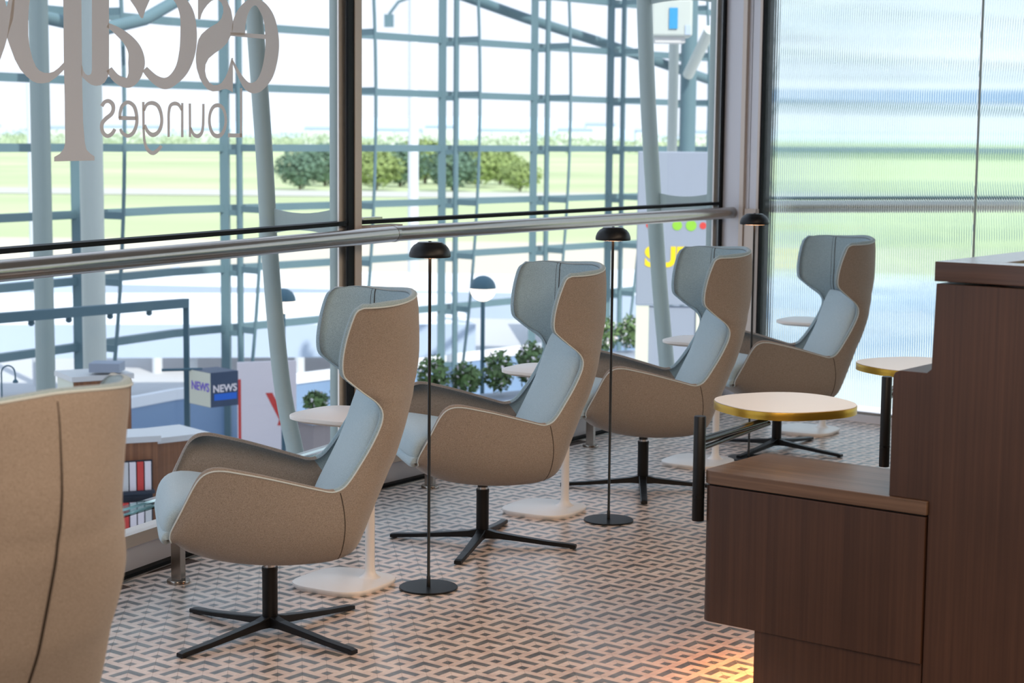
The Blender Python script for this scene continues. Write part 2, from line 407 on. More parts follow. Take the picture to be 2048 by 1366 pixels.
def fluted(p, L):
    pitch = .0149; n = int(L/pitch); seg = 8; v = []; f = []
    for i in range(n*seg+1):
        s = i/seg*pitch; ph = (i % seg)/seg*2-1
        y = -.0021*(1-ph*ph)
        for z in (.10, ZC): v.append((p[0]+DB[0]*s-DB[1]*y*-1*0 + (-DB[1])*(-y)*-1, p[1]+DB[1]*s+(DB[0])*(-y)*-1, z))
    m = n*seg+1
    for i in range(m): 
        s = i/seg*pitch
        for z in (.10, ZC): v.append((p[0]+DB[0]*s+(-DB[1])*.006, p[1]+DB[1]*s+DB[0]*.006, z))
    k = 2*m; kk = len(v); v += v[:kk]                       # doubled vertices keep the end caps out of the smooth normals
    for i in range(m-1):
        f.append((2*i, 2*i+2, 2*i+3, 2*i+1))
        f.append((k+2*i, k+2*i+1, k+2*i+3, k+2*i+2))
        f.append((kk+2*i, kk+k+2*i, kk+k+2*i+2, kk+2*i+2)); f.append((kk+2*i+1, kk+2*i+3, kk+k+2*i+3, kk+k+2*i+1))
    e1 = 2*(m-1); f.append((kk, kk+1, kk+k+1, kk+k)); f.append((kk+e1, kk+k+e1, kk+k+e1+1, kk+e1+1))
    o = link('fluted_pane', v, f, FG, w3, smooth=False)
    o.data.polygons.foreach_set('use_smooth', [k_ < 4*(m-1) and k_ % 4 == 0 for k_ in range(len(f))]); return o
JT = wall_hit(1956, 250, FLP, DB)[:2]
Lj = np.hypot(*(JT-FL0))
fluted(FL0, Lj-.004); fluted(JT+DB*.010, 4.2)
MB().box((Lj-.002, -.006, .1), (Lj+.010, .008, ZC), (DB[0], DB[1]), (FL0[0], FL0[1], 0)).build('joint_seal', M['tealsteel'], w3)
MB().box((0, -.03, .0), (6.6, .05, .045), (DB[0], DB[1]), (FL0[0], FL0[1], 0)).build('floor_channel', M['whitealu'], w3)
MB().box((0, -.012, .045), (6.6, .02, .062), (DB[0], DB[1]), (FL0[0], FL0[1], 0)).build('channel_lip', M['steel'], w3)

# ------------------------------------------------------------ handrail
ZR = 1.24
rail = empty('handrail', tuple(onz(760, 469.5, ZR)[:2])+(0,), label='long stainless steel tube handrail running along the windows', cat='handrail')
ro = np.array(rail.location)
pA = onz(-600, 600, ZR); p0 = onz(0, 542, ZR); pk = onz(788, 467.5, ZR); pe = onz(1484, 424.0, ZR)
pA = p0+(p0-pk)*.8
def rel(p): return np.array(p)-ro
MB().tube([rel(pA), rel(pk)], .0375, 28).build('tube', M['steel'], rail, True)
MB().tube([rel(pk), rel(pe)], .0365, 28).build('tube', M['steel'], rail, True)
MB().tube([rel(pk)-(pk-p0)/np.linalg.norm(pk-p0)*.012, rel(pk)+(pe-pk)/np.linalg.norm(pe-pk)*.012], .039, 28).build('joint_sleeve', M['steel'], rail, True)
for s in (.12, .93):
    q = rel(pk*(1-s)+pe*s); MB().tube([q, q+np.array([N2[0]*.10, N2[1]*.10, .0])], .009, 10).build('bracket', M['steel'], rail, True)
# floor posts and glass ledge
def post(x, y, lab):
    p = onz(x, y)[:2]; t = empty('floor_post', (p[0], p[1], .0022), math.atan2(D1[1], D1[0]), label=lab, cat='post', group='stainless floor posts under the glass ledge')
    MB().lathe([(.044, 0), (.044, .010), (.042, .013)], n=32).build('base_disc', M['steel'], t, True)
    MB().box((-.017, -.022, .013), (.017, .022, .322)).build('stem', M['steel'], t, bevel=.002)
    return p
pp = [post(357, 1166, 'short stainless floor post with disc base below the nearest full lounge chair'), post(860, 976, 'short stainless floor post with disc base behind the second lounge chair'), post(1181, 894, 'short stainless floor post with disc base behind the third lounge chair')]
for k, (a, b) in enumerate(((pp[0]-D1*3, pp[0]+D1*1.35), (pp[0]+D1*1.36, pp[1]), (pp[1]+D2*.01, pp[2]+D2*1.6))):
    d = b-a; L = np.hypot(*d); d /= L; nn = np.array([-d[1], d[0]])
    o = MB().box((0, .0, 0), (L-.01, .10, .010)).build('glass_ledge', M['ledge']); o.location = (a[0]-nn[0]*.02, a[1]-nn[1]*.02, .3242); o.rotation_euler = (0, 0, math.atan2(d[1], d[0]))
    tag(o, ['clear glass ledge on the floor post nearest the camera', 'clear glass ledge segment behind the second lounge chair', 'clear glass ledge segment farthest along the window'][k], 'ledge', 'low glass ledges along the window')

# ------------------------------------------------------------ lounge chair
ST = [(-.490, 1.174, -.275, 1.149, .347), (-.494, 1.150, -.252, 1.138, .347), (-.497, 1.11, -.238, 1.108, .345), (-.499, 1.06, -.224, 1.062, .338), (-.500, 1.01, -.214, 1.015, .330), (-.499, .96, -.209, .968, .323), (-.492, .905, -.214, .927, .317), (-.484, .868, -.240, .900, .310),
 (-.478, .83, -.285, .864, .300), (-.469, .79, -.322, .836, .286), (-.462, .76, -.343, .808, .281), (-.452, .72, -.346, .780, .280), (-.438, .675, -.336, .745, .281), (-.420, .62, -.308, .688, .284), (-.392, .56, -.272, .630, .290), (-.358, .49, -.235, .578, .300), (-.328, .425, -.208, .553, .305), (-.298, .356, -.175, .545, .309), (-.264, .303, -.13, .556, .317),
 (-.20, .276, -.05, .579, .330), (-.11, .268, .04, .604, .342), (-.01, .268, .12, .623, .349), (.08, .276, .175, .634, .352), (.16, .289, .215, .633, .352), (.215, .304, .245, .618, .351), (.255, .320, .268, .588, .349), (.285, .334, .290, .545, .345), (.307, .352, .312, .50, .339), (.324, .371, .331, .462, .331), (.334, .380, .342, .436, .322), (.338, .386, .345, .415, .312)]
ST = np.array(ST)
ST[:12, 0] -= np.array([.006, .007, .008, .008, .008, .008, .008, .007, .006, .004, .002, 0])
NR = 84; tt = np.linspace(0, len(ST)-1, NR)
def crm(A, t):
    i = int(min(math.floor(t), len(A)-2)); u = t-i; p0 = A[max(i-1, 0)]; p1 = A[i]; p2 = A[i+1]; p3 = A[min(i+2, len(A)-1)]
    return .5*((2*p1)+(-p0+p2)*u+(2*p0-5*p1+4*p2-p3)*u*u+(-p0+3*p1-3*p2+p3)*u**3)
STN = np.array([crm(ST, t) for t in tt]); 
NC = 49; us = np.linspace(-1, 1, NC); NN = 2.35
G = np.zeros((NR, NC, 3))
for i in range(NR):
    a, b, c, d, w = STN[i]; nn_ = 2.35+1.15*min(1, max(0, (i-38)/10.))
    for j, u in enumerate(us):
        th = abs(u)*math.pi/2; k = 1-max(0, math.cos(th))**(2/nn_); yy = math.sin(th)**(2/nn_)*(1 if u > 0 else -1)
        crown = .012*math.cos(u*math.pi/2)*math.exp(-i/6.) 
        fl_ = .17*max(0, 1-i/30.)
        kz = k+(abs(yy)**1.6-k)*max(0, 1-i/14.)
        G[i, j] = (a+(c-a)*k, w*yy*(1-fl_*(1-k)**1.3), b+(d-b)*kz)
gu = np.gradient(G, axis=1); gv = np.gradient(G, axis=0)
NRM = np.cross(gu, gv); NRM /= np.linalg.norm(NRM, axis=2, keepdims=True)+1e-9
ctr = np.array([.0, 0, .75])
if ((NRM[20, NC//2]) @ np.array([1, 0, 0])) < 0: NRM = -NRM            # inward
THK = .023
for _ in range(2): NRM[1:-1, 1:-1] = (NRM[1:-1, 1:-1]*2+NRM[2:, 1:-1]+NRM[:-2, 1:-1]+NRM[1:-1, 2:]+NRM[1:-1, :-2])/6
NRM /= np.linalg.norm(NRM, axis=2, keepdims=True)
GI = G+NRM*THK
def gridfaces(nr, nc, flip=False):
    f = []
    for i in range(nr-1):
        for j in range(nc-1):
            q = (i*nc+j, i*nc+j+1, (i+1)*nc+j+1, (i+1)*nc+j); f.append(q[::-1] if flip else q)
    return f
def boundary():
    L = [(0, j) for j in range(NC)]+[(i, NC-1) for i in range(1, NR)]+[(NR-1, j) for j in range(NC-2, -1, -1)]+[(i, 0) for i in range(NR-2, 0, -1)]
    return L
def pad(path, W, thick, name, mat, parent, pl=5, pe=6, ns=28, nb=25, back=.02, bs=1.):
    """closed cushion swept along an (x,z) profile path; W half widths"""
    path = np.array(path, float); W = np.array(W, float); m = len(path)
    v = []; f = []
    ss = [-math.cos(math.pi*i/(ns-1)) for i in range(ns)]
    ring = 2*nb
    for s in ss:
        t = (s+1)/2*(m-1); p = crm(path, t); w = crm(W.reshape(-1, 1), t)[0]
        d = crm(path, min(m-1, t+.05))-crm(path, max(0, t-.05)); d /= np.linalg.norm(d); nrm = np.array([-d[1], d[0]])   # to the front/top for our paths
        e_ = max(0, 1-abs(s)**pe)**(1/pe)
        ww = w*(1-.06*(1-e_))
        for k in range(nb):
            b = -math.cos(math.pi*k/(nb-1)); h = thick*e_*max(0, 1-abs(b)**pl)**(1/pl)
            q = p-nrm*thick+nrm*h; v.append((q[0], b*ww, q[1]))
        for k in range(nb):
            b = math.cos(math.pi*k/(nb-1)); h = -back*e_*max(0, 1-abs(b)**4)**.25
            q = p-nrm*thick+nrm*h; v.append((q[0], b*ww*bs, q[1]))
    for i in range(ns-1):
        for k in range(ring): f.append((i*ring+k, i*ring+(k+1) % ring, (i+1)*ring+(k+1) % ring, (i+1)*ring+k))
    o = link(name, v, f, mat, parent, smooth=True)
    bm = bmesh.new(); bm.from_mesh(o.data); bmesh.ops.remove_doubles(bm, verts=bm.verts, dist=.0004); bmesh.ops.recalc_face_normals(bm, faces=bm.faces); bm.to_mesh(o.data); bm.free()
    o.data.polygons.foreach_set('use_smooth', [True]*len(o.data.polygons)); return o
def surf_near(x, z, side, inner=False):
    A = GI if inner else G
    J = slice(NC//2+1, NC) if side > 0 else slice(0, NC//2)
    d = (A[:, J, 0]-x)**2+(A[:, J, 2]-z)**2
    i, j = np.unravel_index(np.argmin(d), d.shape); return A[:, J][i, j]
def make_chair():
    t = empty('lounge_chair')
    v = G.reshape(-1, 3); link('outer_shell', v, gridfaces(NR, NC), M['outer'], t, True)
    # lining plus rounded rim
    v = [tuple(p) for p in GI.reshape(-1, 3)]; f = gridfaces(NR, NC, True); B = boundary(); nb = len(B); prev = [i*NC+j for i, j in B]
    rimrows = []
    for a in (1, 2, 3, 4):
        th = math.pi*(1-a/4.); row = []
        for (i, j) in B:
            T = np.zeros(3)
            if i == 0: T += G[0, j]-G[2, j]
            if i == NR-1: T += G[-1, j]-G[-3, j]
            if j == 0: q = G[i, 0]-G[i, 3]; T += q/np.linalg.norm(q)*.02
            if j == NC-1: q = G[i, -1]-G[i, -4]; T += q/np.linalg.norm(q)*.02
            T /= np.linalg.norm(T); mid = (G[i, j]+GI[i, j])/2; h = (G[i, j]-GI[i, j])/2
            row.append(len(v)); v.append(tuple(mid+h*math.cos(th)*1+T*math.sin(th)*THK*.5))
        rimrows.append(row)
    rows = [prev]+rimrows
    for a in range(4):
        for k in range(nb): f.append((rows[a][k], rows[a+1][k], rows[a+1][(k+1) % nb], rows[a][(k+1) % nb]))
    rowsidx = [i for i in range(NR-1) for j in range(NC-1)]+[B[k][0] for a in range(4) for k in range(nb)]
    lo = link('lining', v, f, None, t, True, mats=[M['inner'], M['outer']], mi=[1 if i >= 46 else 0 for i in rowsidx])
    MB().tube([G[i, j]-NRM[i, j]*.0005 for i, j in B], .0027, 6, closed=True).build('piping', M['piping'], t, True)
    # seams
    for sd in (1, -1):
        sp_ = []
        for q_ in np.linspace(0, 1, 16):
            a_, b_, c_, d_, w_ = crm(ST, 16.35+2.6*q_); xs_ = -.203-.016*math.sin(q_*math.pi); nq = 2.35+1.15*min(1, max(0, ((16.35+2.6*q_)*(NR-1)/(len(ST)-1)-38)/10.))
            k_ = min(1, max(.004, (xs_-a_)/(c_-a_))); sp_.append((xs_ if k_ < 1 else c_, sd*w_*(1-(1-k_)**nq)**(1/nq), b_+(d_-b_)*k_))
        MB().tube(sp_, .0016, 6).build('side_seam', M['seam'], t, True)
        jj = NC//2+sd*14
        MB().tube([GI[i, jj]+NRM[i, jj]*.0002 for i in range(0, 40, 2)], .0020, 6).build('wing_seam', M['seam'], t, True)
        MB().tube([GI[i, jj+sd]+NRM[i, jj+sd]*.0002 for i in range(0, 40, 2)], .0008, 5).build('wing_stitch', M['seam'], t, True)
    MB().tube([G[i, NC//2]-NRM[i, NC//2]*.0006 for i in range(2, 58)], [.0010+.0026*math.sin(math.pi*k/55) for k in range(56)], 8).build('back_seam', M['seam'], t, True)
    pad([(-.150, .440), (-.176, .495), (-.222, .585), (-.262, .670), (-.290, .750), (-.316, .825), (-.338, .880)][::-1], [.235, .245, .245, .242, .238, .235, .228][::-1], .060, 'back_cushion', M['cush'], t, pl=3.0, pe=7, back=.03, bs=.55)
    pad([(-.25, .440), (-.10, .468), (.05, .494), (.18, .517), (.27, .531), (.325, .524), (.358, .498), (.374, .462), (.380, .428)], [.255, .278, .296, .306, .309, .308, .305, .301, .298], .055, 'seat_cushion', M['cush'], t, pl=5, pe=9, back=.02, bs=.7)
    pad([(.31, .440), (.350, .440), (.372, .428), (.379, .408), (.370, .390), (.352, .384), (.335, .392)], [.30, .302, .304, .304, .300, .292, .28], .028, 'seat_front', M['cush'], t, pl=7, pe=9, back=.01)
    # swivel column
    MB().lathe([(.0, .030), (.024, .030), (.0265, .036), (.0265, .216), (.0275, .220), (.0275, .232)], n=32).build('column', M['black'], t, True)
    MB().lathe([(.0225, .232), (.0225, .241)], n=24).build('column_ring', M['chrome'], t, True)
    MB().lathe([(.0215, .241), (.0215, .262), (.024, .266), (.024, .285)], n=24).build('column_collar', M['blackg'], t, True)
    return t
def make_star(t, rz):
    for k in range(4):
        a = rz+k*math.pi/2; m = MB(); v = []
        secs = [(.0, .019, .022, .060), (.022, .019, .024, .062), (.06, .0185, .026, .052), (.16, .0175, .020, .040), (.28, .0165, .011, .027), (.385, .0155, .004, .020), (.402, .0150, .003, .017)]
        for (x, w, z0, z1) in secs: v += [(x, -w, z0), (x, w, z0), (x, w, z1-.003), (x, w-.003, z1), (x, -w+.003, z1), (x, -w, z1-.003)]
        f = []
        for i in range(len(secs)-1):
            for q in range(6): f.append((i*6+q, i*6+(q+1) % 6, (i+1)*6+(q+1) % 6, (i+1)*6+q))
        f.append(tuple(range(6))[::-1]); f.append(tuple(range(len(v)-6, len(v))))
        ca, sa = math.cos(a), math.sin(a)
        if k == 0 and not hasattr(make_star, 'me'):
            o = link('leg', v, f, M['black'], t); make_star.me = o.data
        else:
            o = bpy.data.objects.new('leg', make_star.me); COL.objects.link(o); o.parent = t
        o.rotation_euler = (0, 0, a); o.location = (0, 0, .0)
        pd = MB().lathe([(.010, .0), (.010, .005)], n=12)
        if not hasattr(make_star, 'pm'):
            po = pd.build('glide', M['black'], o, False); make_star.pm = po.data
        else:
            po = bpy.data.objects.new('glide', make_star.pm); COL.objects.link(po); po.parent = o
        po.location = (.385, 0, -.0008)
chairs = [
 ((-1.318, 3.845), 143., 98., 'wing lounge chair seen only from behind, tan back cut by left edge'),
 ((-.821, 5.925), 193.0, -129., 'wing lounge chair nearest the camera among the four shown in full'),
 ((-.117, 7.310), 195.0, -103.2, 'wing lounge chair second from the camera, between the first two reading lamps'),
 ((.646, 8.530), 188.0, -93., 'wing lounge chair third from the camera, in front of the poster board'),
 ((1.467, 9.660), 190.0, -128., 'wing lounge chair farthest away, in front of the fluted glass wall')]
base = make_chair(); base['category'] = 'chair'; base['group'] = 'wing lounge chairs in a row by the window'
parts = list(base.children)
for k, (c, yaw, ly, lab) in enumerate(chairs):
    if k == 0: ch = base
    else:
        ch = base.copy(); COL.objects.link(ch)
        for p_ in parts: q = p_.copy(); COL.objects.link(q); q.parent = ch
    ch.location = (c[0], c[1], .0022); ch.rotation_euler = (0, 0, math.radians(yaw)); ch['label'] = lab
    make_star(ch, math.radians(ly-yaw))

# ------------------------------------------------------------ reading lamps
def make_lamp():
    t = empty('floor_lamp')
    MB().lathe([(.0, 0), (.109, 0), (.111, .002), (.111, .005), (.109, .007), (.0, .007)], n=56).build('base', M['black'], t, True)
    MB().lathe([(.0075, .007), (.0075, .045), (.0058, .047), (.0058, 1.262)], n=16).build('pole', M['black'], t, True)
    MB().lathe([(.0752, 1.2545), (.0775, 1.258), (.0765, 1.270), (.0705, 1.286), (.060, 1.299), (.047, 1.3065), (.046, 1.309), (.0, 1.309)], n=48).build('lamp_shade', M['black'], t, True)
    MB().lathe([(.0, 1.311), (.040, 1.311), (.043, 1.309), (.043, 1.307)], n=32).build('top_plate', M['blackg'], t, True)
    MB().lathe([(.0, 1.314), (.006, 1.314), (.006, 1.309)], n=12).build('switch', M['black'], t, True)
    MB().lathe([(.0, 1.2535), (.062, 1.2535), (.070, 1.2548), (.070, 1.2565)], n=40).build('diffuser', M['bulb'], t, True)
    return t
lm = make_lamp(); lparts = list(lm.children)
for k, (x, y, z, tilt, lab) in enumerate(((857, 1177, 0, 0, 'slim black floor lamp nearest the camera, beside the first full lounge chair'), (1217, 1042, 0, 0, 'slim black floor lamp in the middle, between second and third lounge chairs'), (1497, 918, 0, 0, 'slim black floor lamp farthest back, in front of the white corner post'))):
    if k == 0: o = lm
    else:
        o = lm.copy(); COL.objects.link(o)
        for p_ in lparts: q = p_.copy(); COL.objects.link(q); q.parent = o
    p = onz(x, y); o.location = (p[0], p[1], .0022); tag(o, lab, 'lamp', 'slim black floor lamps between the chairs')

# ------------------------------------------------------------ white side tables
def squircle(h, n=64, ex=3.4, rot=0., cx=0, cy=0):
    out = []
    for k in range(n):
        a = 2*math.pi*k/n; c, s = math.cos(a), math.sin(a)
        x = h*math.copysign(abs(c)**(2/ex), c); y = h*math.copysign(abs(s)**(2/ex), s)
        out.append((cx+x*math.cos(rot)-y*math.sin(rot), cy+x*math.sin(rot)+y*math.cos(rot)))
    return out
def slab(mb, h, z0, z1, r, ex=3.4, rot=0., under=0.):
    rings = [(h-under, z0), (h-r*.3, z0+(z1-z0)*.45), (h, z1-r), (h-r*.3, z1-r*.3), (h-r, z1)]
    n = 64; v = []; f = []
    for hh, z in rings: v += [(x, y, z) for x, y in squircle(hh, n, ex, rot)]
    for i in range(len(rings)-1):
        for k in range(n): f.append((i*n+k, i*n+(k+1) % n, (i+1)*n+(k+1) % n, (i+1)*n+k))
    f.append(tuple(range(n))[::-1]); f.append(tuple((len(rings)-1)*n+k for k in range(n)))
    mb.add(v, f); return mb
TR = math.radians(60)
def make_side():
    t = empty('side_table')
    slab(MB(), .172, 0, .022, .005, rot=TR, under=.008).build('base_plate', M['white'], t, True)
    sx_, sy_ = .095, .036
    MB().lathe([(.045, .021), (.034, .026), (.024, .036), (.0195, .052), (.0185, .075), (.0185, .63)], (sx_, sy_, 0), n=28).build('stem', M['white'], t, True)
    slab(MB(), .178, .634, .660, .004, rot=TR, under=.030).build('tabletop', M['white'], t, True)
    return t
sd = make_side(); sparts = list(sd.children)
for k, (x, y, lab) in enumerate(((-.630, 6.590, 'white side table nearest the camera, behind the first full lounge chair'), (.155, 7.960, 'white side table behind the second lounge chair'), (.985, 9.190, 'white side table behind the third lounge chair, stem seen below the round table'), (1.735, 10.25, 'white side table farthest back, behind the last lounge chair'))):
    if k == 0: o = sd
    else:
        o = sd.copy(); COL.objects.link(o)
        for p_ in sparts: q = p_.copy(); COL.objects.link(q); q.parent = o
    o.location = (x, y, .0022); tag(o, lab, 'table', 'white side tables beside the lounge chairs')

# ------------------------------------------------------------ timber booth unit on the right
BL = at(1405, 940, 5.45); BLx = BL[:2]; ZT = float(BL[2])
def fpx(x, y):  # point on the front plane of the booth
    return onplane(x, y, (BLx[0], BLx[1], 0), (-DB[1], DB[0], 0))
def ext(p): return float((p[:2]-BLx)@DB)
zb = float(fpx(1402, 1241)[2]); xr = ext(fpx(1505, 1262)); xs = ext(fpx(1850, 1100)); xp = ext(fpx(1775, 985)); ztp = float(fpx(1849, 1003)[2])
zstep = float(fpx(1820, 744)[2]); xst = ext(fpx(1862, 742)); xhi = ext(fpx(1870, 560)); ztop = float(fpx(1873, 523)[2]); 
print('BOOTH', BLx, ZT, 'zb', zb, 'xr', xr, xs, xp, ztp, zstep, xst, ztop)
Dp = .40
booth = empty('booth_shelf', (BLx[0], BLx[1], 0), math.atan2(DB[1], DB[0]), label='low dark walnut shelf cabinet cantilevered over the floor at right', cat='cabinet')
# local frame: x along DB (to the right/near), y = +away (DA direction)
def rprism(pts, y0, y1, nm, mt, par, bev=.0):
    v = [(p[0], y0, p[1]) for p in pts]+[(p[0], y1, p[1]) for p in pts]; n = len(pts)
    f = [tuple(range(n)), tuple(range(n, 2*n))[::-1]]+[(i, n+i, n+(i+1) % n, (i+1) % n) for i in range(n)]
    o = link(nm, v, f, mt, par)
    if bev: b = o.modifiers.new('bevel', 'BEVEL'); b.width = bev; b.segments = 3; b.limit_method = 'ANGLE'
    return o
TH = .040
def rounded(x0, x1, y0, y1, r, z0, z1, nm, mt, par, bev=.002):
    pts = []
    for k in range(9):
        a = math.pi+math.pi/2*k/8; pts.append((x0+r+r*math.cos(a), y0+r+r*math.sin(a)))
    pts += [(x1, y0), (x1, y1)]
    for k in range(9):
        a = math.pi/2+math.pi/2*k/8; pts.append((x0+r+r*math.cos(a), y1-r+r*math.sin(a)))
    m = MB(); m.prism(pts, z0, z1); o = m.build(nm, mt, par, False, bev); return o
rounded(-.002, xs, 0, Dp, .035, ZT-TH, ZT, 'shelf_top', M['woodtop'], booth)
rounded(.000, xs-.004, .004, Dp-.01, .035, zb, ZT-TH-.006, 'cabinet_body', M['wood'], booth)
MB().box((.02, .012, ZT-TH-.006), (xs-.01, Dp-.02, ZT-TH)).build('shadow_gap', M['gasket'], booth)
MB().box((xr, .012, .0022), (xs-.004, Dp-.02, zb)).build('plinth', M['wood'], booth)
MB().box((.10, .12, zb-.008), (xr-.03, Dp-.06, zb-.0005)).build('led_strip', M['led'], booth)
wallp = empty('booth_divider', (BLx[0], BLx[1], 0), math.atan2(DB[1], DB[0]), label='tall stepped dark walnut booth divider with a recessed top at far right', cat='partition')
XE = xhi+1.6
rprism([(xs+.001, .0022), (XE, .0022), (XE, ztop-.062), (xhi, ztop-.062), (xst-.004, zstep+.012), (xst-.018, zstep), (xp+.02, zstep), (xp+.006, zstep-.006), (xp, zstep-.02), (xp, ZT+.0005), (xs+.001, ZT+.0005)], .010, Dp-.02, 'side_panel', M['wood'], wallp, .002)
m = MB(); m.box((xhi-.002, 0, ztop-.055), (XE, .10, ztop)); m.build('cap_rail', M['woodcap'], wallp, bevel=.002)
m = MB(); m.box((xhi-.002, .10, ztop-.055), (xhi+.16, 1.05, ztop)); m.build('cap_rail', M['woodcap'], wallp, bevel=.002)
m = MB(); m.box((xhi+.16, .95, ztop-.055), (XE, 1.05, ztop)); m.build('cap_rail', M['woodcap'], wallp, bevel=.002)
m = MB(); m.box((xhi+.02, .06, ztop-.3), (XE, .94, ztop-.28)); m.build('recess_floor', M['kwood'], wallp)
m = MB(); m.box((xhi+.006, Dp-.02, 0.0022), (xhi+.12, 1.04, ztop-.062)); m.build('end_panel', M['wood'], wallp)

# swing-arm tables
def swing(px, pyt, pyb, dep, tx, ty, zt, lab, half=.225):
    p = at(px, (pyt+pyb)/2, dep); ztopp = float(onplane(px, pyt, p, (0, 1, 0))[2]); zbot = float(onplane(px, pyb, p, (0, 1, 0))[2])
    t = empty('swing_table', (p[0], p[1], zbot), label=lab, cat='table', group='round cream tables on black swing arms')
    h = ztopp-zbot
    MB().lathe([(.0, 0), (.0185, 0), (.019, .002), (.019, h-.003), (.0175, h), (0, h)], n=28).build('pole', M['black'], t, True)
    MB().lathe([(.0194, .072), (.0194, .080)], n=28).build('pole_ring', M['blackg'], t, True)
    c = onz(tx, ty, zt); cx, cy = c[0]-p[0], c[1]-p[1]; zz = zt-zbot
    o = slab(MB(), half, -.026, 0, .0012, ex=2.5, rot=math.radians(25)).build('tabletop_edge', M['brass'], t, True); o.location = (cx, cy, zz-.002)
    o = MB().prism(squircle(half-.002, 64, 2.5, math.radians(25)), -.0015, .0005).build('tabletop', M['laminate'], t); o.location = (cx, cy, zz)
    za = zz-.028-.022
    MB().tube([(.0, 0, za+.004), (cx*.75, cy*.75, za+.004)], .012, 14).build('arm', M['blackg'], t, True)
    MB().tube([(.0, 0.0, za-.022), (cx*.8, cy*.8, za-.006)], .008, 12).build('arm_brace', M['blackg'], t, True)
    MB().box((-.09, -.05, -.012), (.09, .05, -.0005)).build('mounting_plate', M['black'], t).location = (cx, cy, zz-.028)
    return t
swing(1398, 832, 1041, 5.47, 1570, 804, .822, 'round cream table with brass edge on black pole beside the low walnut shelf')
swing(1771, 753, 933, 6.55, 1835, 728, .822, 'round cream table half hidden behind the walnut divider, black pole at its left')

# ------------------------------------------------------------ vinyl lettering on the first window pane
dec = empty('window_lettering', (float(MUL[0]-D1[0]*1.5), float(MUL[1]-D1[1]*1.5), 1.5), label='mirrored grey vinyl words escape Lounges on the upper left window pane', cat='lettering')
do = np.array(dec.location)
GP = MUL+N1*.024; ZOFF = [0.]
def gp(x, y):
    q = onplane(x, y, (GP[0], GP[1], 0), (N1[0], N1[1], 0)); return q-do
def catm(pts, closed=False, k=7):
    A = np.array(pts, float); out = []
    n = len(A); rngs = range(n if closed else n-1)
    for i in rngs:
        if closed: p = [A[(i-1) % n], A[i], A[(i+1) % n], A[(i+2) % n]]
        else: p = [A[max(i-1, 0)], A[i], A[i+1], A[min(i+2, n-1)]]
        for s in range(k):
            u = s/k; out.append(.5*((2*p[1])+(-p[0]+p[2])*u+(2*p[0]-5*p[1]+4*p[2]-p[3])*u*u+(-p[0]+3*p[1]-3*p[2]+p[3])*u**3))
    if not closed: out.append(A[-1])
    return np.array(out)
def ribbon(m, pts, org, sc, closed=False, smooth=True):
    A = catm(pts, closed) if smooth else np.array(pts, float); n = len(A); v = []
    ZOFF[0] += .00004
    for i in range(n):
        a = A[(i+1) % n if closed else min(i+1, n-1), :2]; b = A[(i-1) % n if closed else max(i-1, 0), :2]
        t = a-b; t /= np.linalg.norm(t)+1e-9; q = np.array([-t[1], t[0]])*A[i, 2]/2
        for s in (1, -1):
            c = A[i, :2]+q*s; g = gp(org[0]+c[0]/sc, org[1]+c[1]/sc); v.append(g-np.array([N1[0], N1[1], 0])*ZOFF[0])
    f = [(2*i, 2*i+1, 2*i+3, 2*i+2) for i in range(n-1)]
    if closed: f.append((2*n-2, 2*n-1, 1, 0))
    m.add(v, f)
def poly(m, pts, org, sc, smooth=False):
    ZOFF[0] += .00004
    tr = tessellate_polygon([[Vector((p[0], p[1], 0)) for p in pts]])
    m.add([gp(org[0]+p[0]/sc, org[1]+p[1]/sc)-np.array([N1[0], N1[1], 0])*ZOFF[0] for p in pts], tr)
def fin(m, nm): m.build(nm, M['vinyl'], dec)
C1 = (0, 0); C2 = (280, 0); C3 = (0, 180); C4 = (180, 160); K = 5.689
m = MB(); ribbon(m, [(1120, 400, 150), (1128, 270, 150), (1170, 140, 125), (1245, 45, 95), (1325, 25, 78), (1400, 85, 105), (1470, 220, 130), (1503, 430, 152), (1497, 620, 155), (1450, 830, 148), (1375, 955, 130), (1300, 1000, 128), (1220, 978, 90), (1155, 895, 55), (1100, 790, 34), (1050, 690, 20)], C2, K)
ribbon(m, [(1030, 387, 42), (1430, 419, 52)], C2, K, smooth=False); fin(m, 'letter_e')
m = MB(); poly(m, [(660, -60), (660, 220), (685, 220), (700, 160), (725, 110), (765, 55), (810, 12), (850, -5), (890, 0), (925, 30), (945, 80), (947, 140), (925, 210), (880, 262), (820, 296), (760, 335), (700, 390), (665, 450), (648, 520), (636, 620), (636, 700), (645, 780), (680, 890), (720, 965), (770, 1018), (825, 1040), (890, 1036), (940, 1018), (975, 1012), (1020, 1028), (1057, 1052), (1057, 660), (1040, 660), (1028, 710), (1005, 800), (970, 880), (925, 945), (880, 968), (835, 968), (790, 940), (755, 880), (740, 810), (745, 735), (780, 665), (850, 606), (930, 552), (990, 490), (1030, 410), (1060, 320), (1056, 230), (1035, 110), (985, 0), (960, -60)], C2, K); fin(m, 'letter_s')
m = MB(); ribbon(m, [(400, -60, 110), (470, 20, 130), (535, 170, 165), (553, 380, 188), (538, 590, 184), (480, 780, 155), (380, 905, 128), (280, 950, 130), (165, 900, 100), (52, 785, 72)], C2, K)
poly(m, [(1400, -60), (1480, 0), (1545, 95), (1590, 185), (1605, 207), (1628, 207), (1650, 120), (1702, 0), (1740, -60)], C1, K); fin(m, 'letter_c')
m = MB(); poly(m, [(1045, -60), (1240, -60), (1240, 820), (1225, 880), (1190, 940), (1140, 970), (1090, 978), (1040, 965), (990, 930), (940, 880), (925, 850), (925, 740), (935, 750), (948, 800), (970, 840), (1003, 858), (1035, 842), (1045, 800), (1045, 740)], C1, K)
